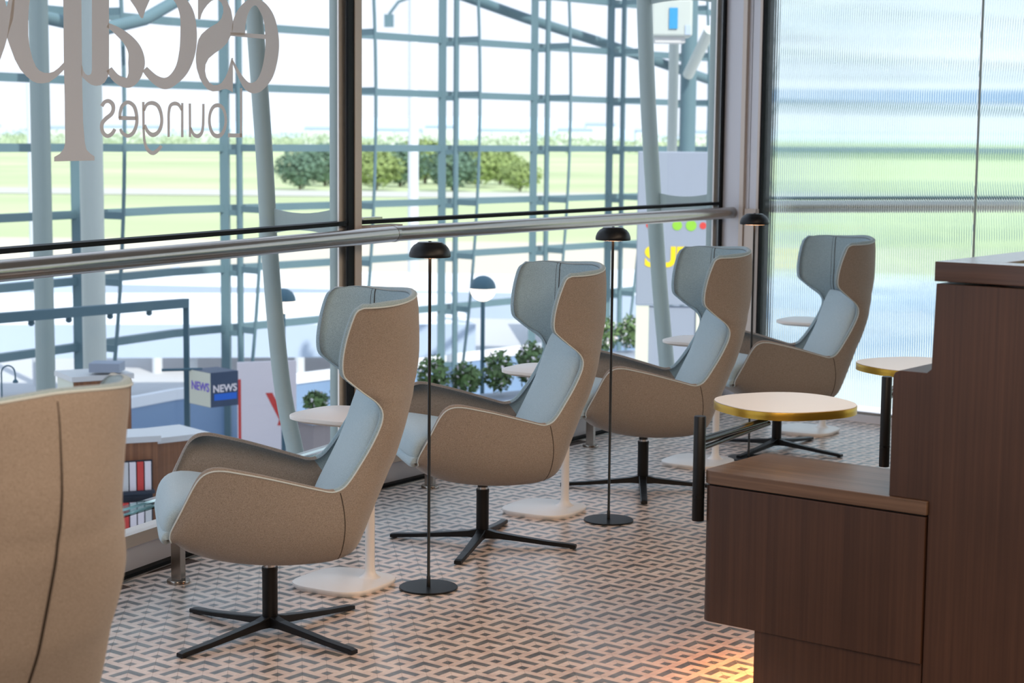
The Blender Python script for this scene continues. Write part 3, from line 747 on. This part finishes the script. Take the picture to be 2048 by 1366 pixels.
ribbon(m, [(1225, 283, 50), (1340, 355, 90), (1460, 460, 125), (1535, 580, 160), (1553, 720, 190), (1530, 860, 150), (1470, 938, 118), (1390, 930, 108), (1310, 880, 92), (1240, 785, 72)], C1, K); fin(m, 'letter_a')
m = MB(); poly(m, [(718, -60), (925, -60), (935, 1000), (945, 1400), (965, 1600+25), (985, 1025+680), (1030, 1025+725), (1075, 1025+755), (1075, 1025+802), (615, 1025+812), (615, 1025+762), (680, 1025+725), (725, 1025+665), (740, 1025+600), (735, 1100), (727, 790)], C1, K)
poly(m, [(727, 795), (640, 880), (560, 935), (480, 950), (420, 945), (370, 925), (300, 870), (230, 790), (170, 680), (110, 520), (80, 430), (150, -60), (350, -60), (330, 60), (320, 220), (320, 400), (335, 530), (370, 670), (410, 760), (450, 805), (500, 828), (560, 830), (610, 815), (665, 775), (727, 710)], C1, K); fin(m, 'letter_p')
m = MB(); poly(m, [(80, 432), (50, 540), (0, 680), (-140, 860), (-260, 900), (-260, 760), (-150, 690), (-60, 500), (-40, 300), (-60, -60), (40, -60), (75, 80), (110, -60), (170, -60), (150, 200)], C1, K); fin(m, 'letter_e')
m = MB(); ribbon(m, [(132, 298, 42), (165, 252, 42), (212, 240, 46), (255, 275, 46), (264, 335, 42), (240, 390, 45), (180, 440, 46), (140, 490, 43), (133, 550, 42), (155, 610, 44), (200, 637, 46), (248, 612, 44), (283, 558, 38)], C4, K); fin(m, 'letter_s')
m = MB(); ribbon(m, [(343, 556, 30), (370, 605, 38), (430, 636, 44), (490, 600, 42), (527, 510, 38), (530, 410, 38), (500, 300, 42), (432, 254, 44), (370, 290, 40), (343, 365, 35), (338, 440, 32)], C4, K); ribbon(m, [(328, 432, 46), (530, 436, 42)], C4, K, smooth=False); fin(m, 'letter_e')
m = MB(); ribbon(m, [(605, 250, 28), (608, 560, 28)], C4, K, smooth=False); ribbon(m, [(608, 540, 26), (618, 690, 30), (650, 785, 38), (710, 832, 46), (768, 800, 42), (812, 748, 34)], C4, K); ribbon(m, [(612, 350, 25), (645, 280, 35), (710, 262, 46), (775, 300, 42), (810, 400, 36), (812, 500, 36), (780, 585, 42), (715, 625, 50), (655, 585, 38), (622, 510, 26)], C4, K); fin(m, 'letter_g')
m = MB(); ribbon(m, [(1048, 262, 25), (1048, 650, 28)], C4, K, smooth=False); ribbon(m, [(1042, 345, 22), (1010, 285, 36), (960, 268, 44), (912, 295, 35), (894, 380, 29), (893, 510, 28), (893, 648, 28)], C4, K); fin(m, 'letter_n')
m = MB(); ribbon(m, [(1134, 268, 26), (1137, 648, 28)], C4, K, smooth=False); ribbon(m, [(1142, 540, 22), (1175, 615, 34), (1225, 638, 48), (1268, 600, 36), (1284, 520, 30), (1288, 400, 28), (1288, 272, 26)], C4, K); fin(m, 'letter_u')
m = MB(); ribbon(m, [(1450, 287, 46), (1395, 315, 38), (1361, 400, 30), (1360, 510, 32), (1392, 605, 40), (1450, 638, 50), (1505, 605, 40), (1540, 510, 32), (1538, 400, 30), (1505, 315, 38)], C4, K, closed=True); fin(m, 'letter_o')
m = MB(); ribbon(m, [(1717, 92, 26), (1717, 650, 28)], C4, K, smooth=False); ribbon(m, [(1568, 629, 46), (1731, 632, 46)], C4, K, smooth=False); fin(m, 'letter_l')

# ------------------------------------------------------------ outside: bracing tubes right behind the glass
def brace(name, pv, rv, incl, ri, gus, lab, nrm):
    t = empty(name, (pv[0], pv[1], -1.9), label=lab, cat='strut', group='steel bracing masts just outside the glass')
    o = np.array([pv[0], pv[1], -1.9]); pn = (nrm[1], -nrm[0], 0)
    MB().tube([(0, 0, 0), (0, 0, 5.6)], rv, 24).build('mast', M['tealsteel'], t, True)
    pts = [onplane(x, y, (pv[0], pv[1], 0), pn) for x, y in incl]
    C = catm([tuple(p) for p in pts], k=6); C = list(C)
    C = [C[0]+(C[0]-C[1])*4]+C+[C[-1]+(C[-1]-C[-2])*3]
    MB().tube([c-o for c in C], ri, 24).build('inclined_tube', M['tealsteel'], t, True)
    for (y0, sag, yb) in gus:
        # plate between the two tubes with a hollow upper edge
        z0 = float(onplane(incl[1][0], y0, (pv[0], pv[1], 0), pn)[2]); zb_ = float(onplane(incl[1][0], yb, (pv[0], pv[1], 0), pn)[2])
        Cz = sorted(C, key=lambda c: abs(c[2]-z0))[0]
        a = Cz[:2]-np.array(pv); Ld = float(np.hypot(*a)); a /= Ld; q = np.array([-a[1], a[0]])*.006
        top = []; bot = []
        for k in range(9):
            s = k/8; top.append((s*Ld, z0-sag*(1-(2*s-1)**2))); bot.append((s*Ld, zb_+sag*(1-(2*s-1)**2)))
        pts2 = top+bot[::-1]; n = len(pts2)
        v = [(a[0]*s+q[0], a[1]*s+q[1], z+1.9) for s, z in pts2]+[(a[0]*s-q[0], a[1]*s-q[1], z+1.9) for s, z in pts2]
        f = [(i, i+1, n-2-i, n-1-i) for i in range(8)]+[(n+n-1-i, n+n-2-i, n+i+1, n+i) for i in range(8)]+[(i, n+i, n+(i+1) % n, (i+1) % n) for i in range(n)]
        link('gusset_plate', v, f, M['tealsteel'], t)
pv1 = at(674, 700, 8.62)[:2]; pv2 = at(1424, 500, 11.6)[:2]
brace('bracing_mast', pv1, .034, [(505, -20), (528, 300), (540, 510), (563, 760), (590, 900)], .042, [(412, .03, 470), (-160, .03, -110)], 'grey steel mast with leaning tube outside, left of the window mullion', N1)
brace('bracing_mast', pv2, .042, [(1288, -20), (1296, 200), (1309, 420), (1320, 580), (1334, 735)], .052, [(382, .03, 440), (-40, .03, 12)], 'grey steel mast with leaning tube outside, in front of the poster board', N2)

# ------------------------------------------------------------ outside: curved glazed facade across the atrium
ZA = -1.9
FP = [np.array(p) for p in ((-8.4, 11.6), (-5.12, 17.7), (-3.86, 20.0), (-.565, 23.8), (1.76, 26.4), (4.6, 29.6), (9.5, 33.5), (16., 36.5))]
fac = empty('glazed_facade', (float(FP[3][0]), float(FP[3][1]), ZA), label='curved steel and glass facade with bowed cable trusses across the atrium', cat='facade')
fo = np.array(fac.location)
cum = [0.]
for a, b in zip(FP[:-1], FP[1:]): cum.append(cum[-1]+np.hypot(*(b-a)))
def fpt(s):
    for i in range(len(FP)-1):
        if s <= cum[i+1] or i == len(FP)-2:
            d = (FP[i+1]-FP[i])/(cum[i+1]-cum[i]); return FP[i]+d*(s-cum[i]), d
for k in range(-4, 7):
    z = 1.55+.7*k; w = .085 if k != -4 else .12
    m = MB()
    for a, b in zip(FP[:-1], FP[1:]):
        v, f = rowbar(np.array([a[0], a[1], z])-fo, np.array([b[0], b[1], z])-fo, .08, w); m.add(v, f)
    m.build('transom' if k != -4 else 'sill', M['facsteel'] if k != -4 else M['roofw'], fac)
def s_of(px):
    best = None
    for s in np.linspace(0, cum[-1], 1600):
        p, d = fpt(s); x = proj((p[0], p[1], 1.5))[0]
        if p[1] > 5 and (best is None or abs(x-px) < best[0]): best = (abs(x-px), s)
    return best[1]
for px in (-260, 152, 450, 676, 884, 1066, 1218, 1345, 1640, 1940):
    s = s_of(px); p, d = fpt(s); nn = np.array([d[1], -d[0]])           # towards us
    P = lambda off, z, al=0.: np.array([p[0]+nn[0]*off+d[0]*al, p[1]+nn[1]*off+d[1]*al, z])-fo
    v, f = rowbar(P(.0, -1.9), P(.0, 6.2), .10, .13); MB().add(v, f).build('mullion', M['facsteel'], fac)
    MB().tube([P(.20, -1.9, .05), P(.20, 6.2, .05)], .038, 10).build('truss_chord', M['facsteel'], fac, True)
    m = MB()
    for k in range(-4, 7):
        z = 1.55+.7*k; v, f = rowbar(P(.04, z-.05), P(.18, z-.05, .05), .05, .06); m.add(v, f)
    m.build('truss_spacer', M['facsteel'], fac)
    zz = np.linspace(-1.9, 6.2, 22); bow = [.22+.40*(1-((z-2.1)/4.1)**2) for z in zz]
    MB().tube([P(b, z, .05) for b, z in zip(bow, zz)], .020, 8).build('bowed_cable', M['facsteel'], fac, True)
    for k in range(-3, 7):
        z = 1.55+.7*k; b = .22+.40*(1-((z-2.1)/4.1)**2)
        v, f = rowbar(P(.2, z, .05), P(b, z, .05), .02, .075); MB().add(v, f).build('cable_arm', M['facsteel'], fac)
for a, b in zip(FP[:-1], FP[1:]):
    A = np.array([a[0], a[1], -1.2])-fo; B = np.array([b[0], b[1], -1.2])-fo
    link('pane', [A, B, B+np.array([0, 0, 7.4]), A+np.array([0, 0, 7.4])], [(0, 1, 2, 3)], M['facglass'], fac)
    A[2] = B[2] = -1.95-fo[2]
    v, f = rowbar(A+np.array([0, 0, .33]), B+np.array([0, 0, .33]), .05, .66); MB().add(v, f).build('spandrel', M['spandrel'], fac)
# atrium floor
atr = [tuple(W1END), tuple(MUL+N1*.12), tuple(CORN+N2*.12), tuple(FL0+DA*.1), tuple(FLE+DA*.1), (16., 36.5)]+[tuple(p) for p in FP[::-1][1:]]
mb = MB(); mb.prism(atr, ZA-.3, ZA); o = mb.build('floor_atrium', M['kwhite']); structure(o)
mb = MB(); mb.prism([tuple(p) for p in room], ZC+.26, 11.); o = mb.build('upper_shade_block', M['fascia']); structure(o)  # unseen block above the room, added tall so it casts shade
# our own floor slab edge
for nm, a, b in (('trim_1', W1END, MUL), ('trim_2', MUL, CORN), ('trim_3', FL0, FLE)): structure(wallbox(nm, a, b, ZA, -.002, .1, M['fascia']))
# roof struts seen through the upper panes
def strut(pts, r, lab):
    P = [at(x, y, d) for x, y, d in pts]; c = P[0]
    t = MB().tube([p-c for p in P], r, 12).build('roof_strut', M['facsteel'], None, True); t.location = tuple(c); tag(t, lab, 'strut', 'slanting steel roof struts outside')
strut([(880, -25, 24.5), (1050, 36, 25.5), (1212, 88, 26.5), (1420, 160, 27.5)], .075, 'slanting steel roof strut crossing the upper middle window')
strut([(190, 62, 17.5), (290, 38, 18), (370, -8, 18.5)], .065, 'slanting steel roof strut behind the mirrored letters c and a')
strut([(-20, 10, 16), (60, 28, 16), (165, 52, 16.6)], .06, 'slanting steel roof strut at the top left behind the letter p')
def column(px, d, r, z0, z1, mat, lab):
    p = at(px, 400, d); o = MB().tube([(0, 0, 0), (0, 0, z1-z0)], r, 28).build('column', mat, None, True); o.location = (p[0], p[1], z0); tag(o, lab, 'column', 'round columns in the atrium'); return p
column(184, 16.0, .105, ZA, 6.3, M['machine'], 'thick pale grey round column behind the letter p')
column(84, 15.6, .085, ZA, 6.3, M['tealsteel'], 'blue grey round column at far left beside a white mast')
column(1372, 24.2, .11, 1.35, 6.3, M['facsteel'], 'dark steel column at upper right behind the poster board')
column(1342, 24.6, .07, 1.35, 6.3, M['machine'], 'slim pale column beside the dark column above the poster board')
p1 = at(1376, 150, 23.8); o = MB().tube([(0, 0, 0), at(1420, 60, 23.0)-p1], .075, 14).build('column_brace', M['machine'], None, True); o.location = tuple(p1); tag(o, 'pale diagonal brace rising right from the dark column', 'brace')
t = empty('ceiling_machine', tuple(at(1340, 75, 19)), label='boxy grey machine with cyan panel at the top beside the corner post', cat='machine')
MB().box((-.22, -.2, 0), (.22, .2, .40)).build('housing', M['machine'], t, bevel=.03)
MB().box((-.03, -.215, .08), (.06, -.2, .30)).build('screen', M['cyan'], t)
MB().box((.14, -.21, .02), (.2, -.2, .12)).build('hatch', M['fascia'], t)
MB().box((-.17, -.15, -.06), (.15, .15, 0)).build('skid', M['kwhite'], t)
MB().box((-.10, -.05, .40), (-.04, .05, 1.5)).build('hanger', M['facsteel'], t)

# poster board
pb = at(1345, 610, 18.0); t = empty('poster_board', (pb[0], pb[1], ZA), math.radians(-2), label='white poster board with yellow letters SUP behind the leaning tube', cat='sign')
z0 = float(pb[2])-ZA; hh = 305*18/3540
MB().box((-.375, -.03, z0), (.375, .03, z0+hh)).build('board', M['poster'], t, bevel=.01)
MB().box((-.37, -.02, .02), (-.24, .03, z0-.01)).build('leg', M['cream'], t)
MB().box((.24, -.02, .02), (.37, .03, z0-.01)).build('leg', M['cream'], t)
MB().box((-.24, .0, .02), (.24, .03, z0-.01)).build('lower_panel', M['poster'], t)
txt('SUP', .27, M['yellow'], 'print', t, (-.29, -.034, z0+.40), (1, 0, 0), (0, 0, 1), .012)
for cx, rr, mt in ((-.255, .03, 'red'), (.03, .05, 'green'), (.17, .055, 'green'), (.29, .035, 'red')):
    MB().add(*(lambda q: (q, [tuple(range(20))]))([(cx+rr*math.cos(2*math.pi*k/20), -.034, z0+hh*.5+.035+rr*math.sin(2*math.pi*k/20)) for k in range(20)])).build('print', M[mt], t)
for s in (-.27,): MB().box((s, -.034, z0+hh*.55), (s+.02, -.031, z0+hh*.68)).build('print', M['red'], t)

# kiosk: portal frame, hanging cube sign, counters
kd = 14.6
ka = at(0, 636, 13.2); kb = at(372, 606, 15.0)
t = empty('portal_frame', (kb[0], kb[1], ZA), label='dark teal kiosk portal frame with small spotlights at left', cat='frame')
ko = np.array(t.location); ext_ = (ka-kb)
v, f = rowbar(kb-ko, kb+ext_*2.2-ko, .07, .075); MB().add(v, f).build('beam', M['teal'], t)
v, f = rowbar((0, 0, 0), (0, 0, kb[2]-ZA+.037), .045, .045); MB().add(v, f).build('post', M['teal'], t)
for s in (.22, .44, .66, .85, 1.05):
    q = kb+ext_*s-ko; MB().lathe([(.022, 0), (.026, -.03), (.012, -.045)], (q[0], q[1], q[2]-.035), n=12).build('spotlight', M['teal'], t)
p = at(428, 808, 14.9); t = empty('cube_sign', tuple(p), math.radians(42), label='hanging cube sign reading NEWS, pale left face and navy right face', cat='sign')
MB().box((-.135, -.16, 0), (.135, .16, .29)).build('cube', M['navy'], t)
MB().box((-.137, -.163, .002), (-.1355, .163, .288)).build('side_face', M['cream'], t)
MB().box((-.1357, -.1625, .002), (.1357, -.1605, .288)).build('side_face', M['navy'], t)
MB().box((-.10, -.164, .055), (.12, -.1625, .11)).build('print', M['bluep'], t)
txt('NEWS', .085, M['petal'], 'print', t, (-.115, -.165, .125), (1, 0, 0), (0, 0, 1), .002)
txt('NEWS', .10, M['purple'], 'print', t, (-.139, .13, .13), (0, -1, 0), (0, 0, 1), .002)
MB().tube([(-.05, .1, .29), (-.35, .25, .29)], .012, 8).build('bracket', M['teal'], t)
def counter(name, px, py, d, rz, w, dp, h, lab, shelf=False, top='kwhite', face='kwood', side=None):
    p = at(px, py, d); zt_ = float(p[2]); t = empty(name, (p[0], p[1], ZA), math.radians(rz), label=lab, cat='counter'); H = zt_-ZA
    MB().box((-w/2, -dp/2, 0), (w/2, dp/2, H-.04)).build('body', M[face], t)
    MB().box((-w/2-.02, -dp/2-.02, H-.04), (w/2+.02, dp/2+.02, H)).build('worktop', M[top], t)
    if side: MB().box((-w/2-.004, -dp/2+.004, .02), (-w/2-.0005, dp/2-.004, H-.045)).build('side_panel', M[side], t)
    if shelf:
        MB().box((-w/2+.04, -dp/2-.012, .1), (w/2-.04, -dp/2-.002, H-.16)).build('shelf_back', M['kdark'], t)
        for k in range(5):
            MB().box((-w/2+.04, -dp/2-.10, .15+k*.27), (w/2-.04, -dp/2-.012, .17+k*.27)).build('shelf', M['kdark'], t)
            for q in range(4):
                x0 = -w/2+.05+q*(w-.10)/4; mt = random.choice(['petal', 'red', 'bluep', 'kwhite', 'navy', 'poster'])
                MB().box((x0, -dp/2-.07, .171+k*.27), (x0+(w-.10)/4*.82, -dp/2-.05, .36+k*.27)).build('magazine', M[mt], t)
    return t
counter('kiosk_counter', 188, 744, 14.0, 32, .46, .40, 1, 'white and timber kiosk cabinet behind the foreground chair', face='kwood', side='cream')
p = at(214, 728, 13.9); o = MB().box((-.12, -.1, 0), (.12, .1, .07)).build('display_tray', M['poster']); o.location = (p[0], p[1], p[2]-.055); tag(o, 'pale tray with red print on top of the kiosk cabinet', 'tray')
counter('magazine_counter', 322, 864, 12.6, 40, .50, .40, 1, 'timber counter with white top left of the magazine shelves', top='kwhite')
counter('magazine_rack', 262, 866, 11.9, 22, .30, .30, 1, 'timber rack with rows of bright magazines behind the nearest chairs', shelf=True, face='kwood')
counter('service_counter', 790, 850, 19.0, 12, 1.7, .5, 1, 'long grey counter seen under the nearest side table', face='fascia', top='roofw')
p = at(4, 800, 13.0); t = MB().tube([(0, 0, 0)]+[(.05+.05*math.cos(a)*-1, 0, .20+.055*math.sin(a)) for a in np.linspace(0, math.pi, 10)]+[(.102, 0, .15)], .006, 8).build('gooseneck_lamp', M['teal'], None, True)
t.location = tuple(p); tag(t, 'small dark gooseneck lamp at the left edge of the photo', 'lamp')
MB().lathe([(.004, .02), (.02, 0), (.02, -.01)], (.102, 0, .14), n=12).build('lamp_head', M['teal'], t)
# globe lamps
for px, py, d, r_, lab in ((966, 577, 17.5, .128, 'globe lamp with dark upper half, left of the second lounge chair'), (566, 602, 16.5, .118, 'globe lamp with dark upper half, half hidden by the leaning tube')):
    p = at(px, py, d); t = empty('globe_lamp', (p[0], p[1], ZA), label=lab, cat='lamp', group='two-tone globe lamps in the atrium'); zc = float(p[2])-ZA
    prof = [(r_*math.sin(a), -r_*math.cos(a)) for a in np.linspace(0.02, math.pi/2, 12)]; MB().lathe([(a, b+zc) for a, b in prof], n=28).build('glass_half', M['globe'], t, True)
    prof = [(r_*1.01*math.sin(a), -r_*1.01*math.cos(a)) for a in np.linspace(math.pi/2, math.pi-.02, 12)]; MB().lathe([(a, b+zc) for a, b in prof], n=28).build('lamp_cap', M['teal'], t, True)
    MB().tube([(0, 0, 0), (0, 0, zc-r_)], .022, 10).build('pole', M['teal'], t, True)
# planters
def leaves(n, rx, ry, rz, size, seed):
    rg = np.random.RandomState(seed); v = []; f = []
    for k in range(n):
        d = rg.normal(size=3); d /= np.linalg.norm(d); rr = rg.uniform(.55, 1.0); c = np.array([d[0]*rx, d[1]*ry, d[2]*rz])*rr
        a = rg.normal(size=3); a /= np.linalg.norm(a); b = np.cross(a, d); b /= np.linalg.norm(b)+1e-6; s = size*rg.uniform(.6, 1.3)
        n0 = len(v); v += [c-a*s, c+b*s*.5, c+a*s, c-b*s*.5]; f.append((n0, n0+1, n0+2, n0+3))
    return v, f
def shrubbery(px, py, d, w, lab, grp, seed, flowers='petal', nshr=4, hgt=.20):
    p = at(px, py, d); zt_ = float(p[2])
    t = empty('planter', (p[0], p[1], ZA), math.radians(35), label=lab, cat='planter')
    MB().box((-w/2, -.2, 0), (w/2, .2, zt_-ZA)).build('box', M['planter'], t); MB().box((-w/2-.03, -.23, zt_-ZA), (w/2+.03, .23, zt_-ZA+.05)).build('rim', M['poster'], t)
    for k in range(nshr):
        s = -w/2+w*(k+.5)/nshr; h = hgt*random.uniform(.8, 1.25); c = np.array([p[0]+s*math.cos(math.radians(35)), p[1]+s*math.sin(math.radians(35)), zt_+.05])
        q = empty('flowering_shrub', tuple(c), label=['leftmost ', 'second ', 'third ', 'fourth '][k]+grp[0], cat='shrub', group=grp[1])
        v, f = leaves(480, w/nshr*.425, .19, h, .035, seed+k); v = [a+np.array([0, 0, h*1.0+.035]) for a in v]; link('foliage', v, f, M['shrub'], q)
        v, f = leaves(60, w/nshr*.40, .21, h*1.02, .026, seed+50+k); v = [a+np.array([0, 0, h*1.0+.035]) for a in v]; link('blossom', v, f, M[flowers], q)
shrubbery(965, 806, 17.0, 1.5, 'low planter box left of the second lounge chair back', ('bushy white-flowered shrub in the planter left of the second lounge chair', 'flowering shrubs left of the second chair'), 3)
shrubbery(1235, 716, 21.0, .75, 'low planter box behind the middle floor lamp', ('bushy white-flowered shrub in the planter behind the middle floor lamp', 'flowering shrubs behind the middle lamp'), 13, nshr=2)
shrubbery(660, 838, 15.5, .55, 'low planter box behind the nearest side table', ('low leafy shrub in the planter behind the nearest side table', 'shrubs behind the nearest side table'), 23, nshr=2, hgt=.10)
# white hoarding with red mark
p = at(534, 800, 18.0); t = empty('hoarding', (p[0], p[1], ZA), math.radians(20), label='white hoarding with faded red chevron beyond the leaning tube', cat='sign')
MB().box((-.30, -.02, .1), (.30, .02, 1.32)).build('board', M['petal'], t)
MB().add([(-.02, -.022, 1.0), (.05, -.022, 1.0), (.16, -.022, .78), (.12, -.022, .72), (.20, -.022, .95), (.24, -.022, .95), (.16, -.022, .66), (.10, -.022, .66)], [(0, 1, 2, 3), (4, 5, 6, 7)]).build('print', M['red'], t)
MB().box((-.30, -.022, .5), (-.27, -.02, 1.15)).build('print', M['red'], t)

# ------------------------------------------------------------ airfield beyond
ZG = -4.0
def strip(name, y0, y1, mat, z, xr_=700):
    x = 1200 if y1 > 300 else 700
    o = link(name, [(-x, y0, z), (x if xr_ == 700 else xr_, y0, z), (x*2 if xr_ == 700 else xr_, y1, z), (-x*2, y1, z)], [(0, 1, 2, 3)], mat); structure(o); return o
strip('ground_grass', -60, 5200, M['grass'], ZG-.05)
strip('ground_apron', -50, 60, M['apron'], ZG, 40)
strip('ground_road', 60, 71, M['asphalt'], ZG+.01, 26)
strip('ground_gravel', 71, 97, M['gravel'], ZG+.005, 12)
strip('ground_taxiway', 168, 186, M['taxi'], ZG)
def lowroof(cx, cy, w, dpt, rz, z, lab):
    t = empty('canopy_roof', (cx, cy, ZG), math.radians(rz), label=lab, cat='roof', group='flat white canopy roofs beyond the facade'); h = z-ZG
    MB().box((-w/2, -dpt/2, h-.12), (w/2, dpt/2, h)).build('roof_deck', M['roofw'], t)
    MB().box((-w/2, -dpt/2-.05, h-.55), (w/2, -dpt/2, h+.05)).build('fascia', M['fascia'], t)
    MB().box((-w/2-.05, -dpt/2, h-.55), (-w/2, dpt/2, h+.05)).build('fascia', M['fascia'], t)
    for s in (-.4, -.13, .13, .4):
        MB().tube([(w*s, -dpt/2+.4, 0), (w*s, -dpt/2+.4, h-.12)], .12, 10).build('post', M['mast'], t)
lowroof(-8.0, 35, 14, 7, 6, -1.75, 'flat white canopy roof at left behind the kiosk frame')
lowroof(-3.0, 44, 13, 6, -8, -1.9, 'flat white canopy roof behind the leaning tube')
lowroof(6.0, 50, 10, 6, 4, -2.2, 'flat white canopy roof behind the second and third chairs')
# white lighting mast
p = at(826, 560, 58); t = empty('lighting_mast', (p[0], p[1], ZG), label='tall white lighting mast standing behind the middle window', cat='mast')
MB().tube([(0, 0, 0), (0, 0, 16)], .17, 16).build('pole', M['mast'], t, True); MB().tube([(0, 0, 10.2), (-.5, 0, 10.0), (-.8, 0, 9.6)], .05, 8).build('arm', M['facsteel'], t)
MB().box((-.95, -.1, 9.2), (-.65, .1, 9.6)).build('camera_box', M['facsteel'], t)
p = at(72, 560, 40); t = MB().tube([(0, 0, 0), (0, 0, 14)], .12, 16).build('lighting_mast', M['mast'], None, True); t.location = (p[0], p[1], ZG); tag(t, 'white lighting mast at far left beside the blue grey column', 'mast')
# trees in the field
TREES = [(600, 40, 78, .9), (650, 44, 84, .8), (705, 42, 84, 1), (752, 44, 82, 1), (800, 46, 86, .9), (850, 46, 88, 1), (905, 44, 86, .9), (955, 42, 80, 1), (1000, 38, 72, 1), (1040, 34, 62, 1)]
protos = {}
TL = ['dark tree at the left end of the airfield clump, right of the leaning tube', 'dark tree second from the left end of the airfield clump', 'light green tree in the clump behind the window mullion', 'light green tree in the clump just right of the window mullion', 'dark tree in the clump left of the white lighting mast',
      'light green tree in the clump right of the white lighting mast', 'dark tree in the middle of the airfield clump behind the double steel mullion', 'light green tree third from the right end of the airfield clump', 'light green tree second from the right end of the airfield clump', 'smallest light green tree ending the airfield clump on the right']
def mktree(dark):
    v, f = leaves(1500, .5, .5, .5, .055, 90+dark); v = [a+np.array([0, 0, .5]) for a in v]
    m = MB(); m.add(v, f); return m
D0 = 203.
for k, (px, hw, hp, wd) in enumerate(TREES):
    dd = D0+(-14, 0, 14)[k % 3]; p = at(px, 380, dd); h = hp*dd/FPX; w = hw*2.7*dd/FPX
    t = empty('tree', (p[0], p[1], ZG), label=TL[k], cat='tree', group='trees in the clump on the airfield grass')
    dk = 'leafd' if k in (0, 1, 4, 6) else 'leaf'
    if dk not in protos:
        o = mktree(1 if dk == 'leafd' else 0).build('crown', M[dk], t); protos[dk] = o.data
    else: o = bpy.data.objects.new('crown', protos[dk]); COL.objects.link(o); o.parent = t
    o.scale = (w, w*.8, h*.98); o.location = (0, 0, .05*h)
    MB().lathe([(h*.04, 0), (h*.03, h*.5)], n=8).build('trunk', M['trunk'], t)
# distant treeline, sheds, hills
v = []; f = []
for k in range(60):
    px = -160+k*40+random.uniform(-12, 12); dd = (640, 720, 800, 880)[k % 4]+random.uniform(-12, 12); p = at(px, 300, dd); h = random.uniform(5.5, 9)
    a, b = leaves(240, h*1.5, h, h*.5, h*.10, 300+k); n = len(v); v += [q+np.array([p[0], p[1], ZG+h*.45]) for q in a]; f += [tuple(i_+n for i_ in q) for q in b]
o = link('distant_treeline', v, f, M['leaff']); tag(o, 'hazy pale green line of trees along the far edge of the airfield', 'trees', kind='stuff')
SH = [(-40, 70, 20), (120, 90, 14), (260, 120, 16), (420, 80, 12), (640, 60, 18), (800, 90, 16), (880, 60, 22), (1010, 110, 16), (1150, 70, 20), (1200, 60, 30), (1290, 40, 18), (1400, 80, 16), (1600, 120, 20), (1850, 110, 18)]
WL = ['at the left edge of the photo', 'just left of the foot of the letter p', 'seen through the word Lounges at its left end', 'seen below the letters u and n of Lounges', 'just left of the window mullion', 'directly behind the white lighting mast', 'behind the first double steel mullion right of the mast',
      'halfway between the two central steel mullions', 'right of the second central double mullion', 'with a tall block left of the third steel mullion', 'behind the right leaning tube', 'between the leaning tube and the corner post', 'blurred behind the left part of the fluted glass', 'blurred behind the right part of the fluted glass']
for px, w, h in SH:
    dd = 1100+60*(SH.index((px, w, h)) % 4); p = at(px, 290, dd); W_ = w*dd/FPX; H_ = (h+10)*dd/FPX
    t = empty('warehouse', (p[0], p[1], ZG), label='pale warehouse on the horizon '+WL[SH.index((px, w, h))], cat='building', group='pale warehouses on the horizon')
    MB().box((-W_/2, -10, 0), (W_/2, 10, H_)).build('wall', M['shed'], t)
    MB().add([(-W_/2, -10, H_), (W_/2, -10, H_), (W_/2, 10, H_), (-W_/2, 10, H_), (-W_/2, 0, H_+2.5), (W_/2, 0, H_+2.5)], [(0, 1, 5, 4), (2, 3, 4, 5), (0, 4, 3), (1, 2, 5)]).build('roof', M['shedr'], t)
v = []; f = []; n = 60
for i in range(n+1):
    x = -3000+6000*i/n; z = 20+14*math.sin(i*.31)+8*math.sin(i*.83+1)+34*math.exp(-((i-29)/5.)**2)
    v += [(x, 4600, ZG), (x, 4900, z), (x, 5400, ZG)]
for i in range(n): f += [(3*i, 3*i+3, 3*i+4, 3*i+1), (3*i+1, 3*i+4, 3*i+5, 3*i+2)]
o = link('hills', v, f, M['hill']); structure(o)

# outside the fluted glass: guard rail, walkway roof, far hedge
ga = at(1536, 414, 11.75); gb = at(2200, 411.5, 12.4); t = empty('guard_rail', (ga[0], ga[1], ZA), label='steel guard rail blurred behind the fluted glass', cat='handrail'); g0 = np.array(t.location)
MB().tube([ga-g0, gb-g0], .040, 16).build('rail', M['steel'], t, True)
MB().tube([ga-g0+np.array([0, .05, .055]), gb-g0+np.array([0, .05, .055])], .012, 10).build('wire', M['facsteel'], t, True)
for s_ in (.45, 1.0):
    q = ga*(1-s_)+gb*s_-g0; MB().tube([(q[0], q[1]+.06, 0), (q[0], q[1]+.06, q[2])], .022, 10).build('post', M['facsteel'], t, True)
wa = at(1590, 190, 62); t = empty('walkway_roof', (wa[0]+14, wa[1], ZG), label='long blue grey elevated walkway roof blurred high behind the fluted glass', cat='roof'); h = float(wa[2])-ZG
MB().box((-14, -1.4, h-.22), (20, 1.4, h+.22)).build('roof', M['walk'], t)
for x in (-13, -4, 5, 14): MB().tube([(x, 0, 0), (x, 0, h-.2)], .12, 10).build('post', M['mast'], t)
ha = at(1560, 316, 560); o = MB().box((0, -3, 0), (170, 3, 2.6)).build('hedge', M['leafd']); o.location = (ha[0], ha[1], ZG); tag(o, 'long dark hedge across the airfield behind the fluted glass', 'hedge')
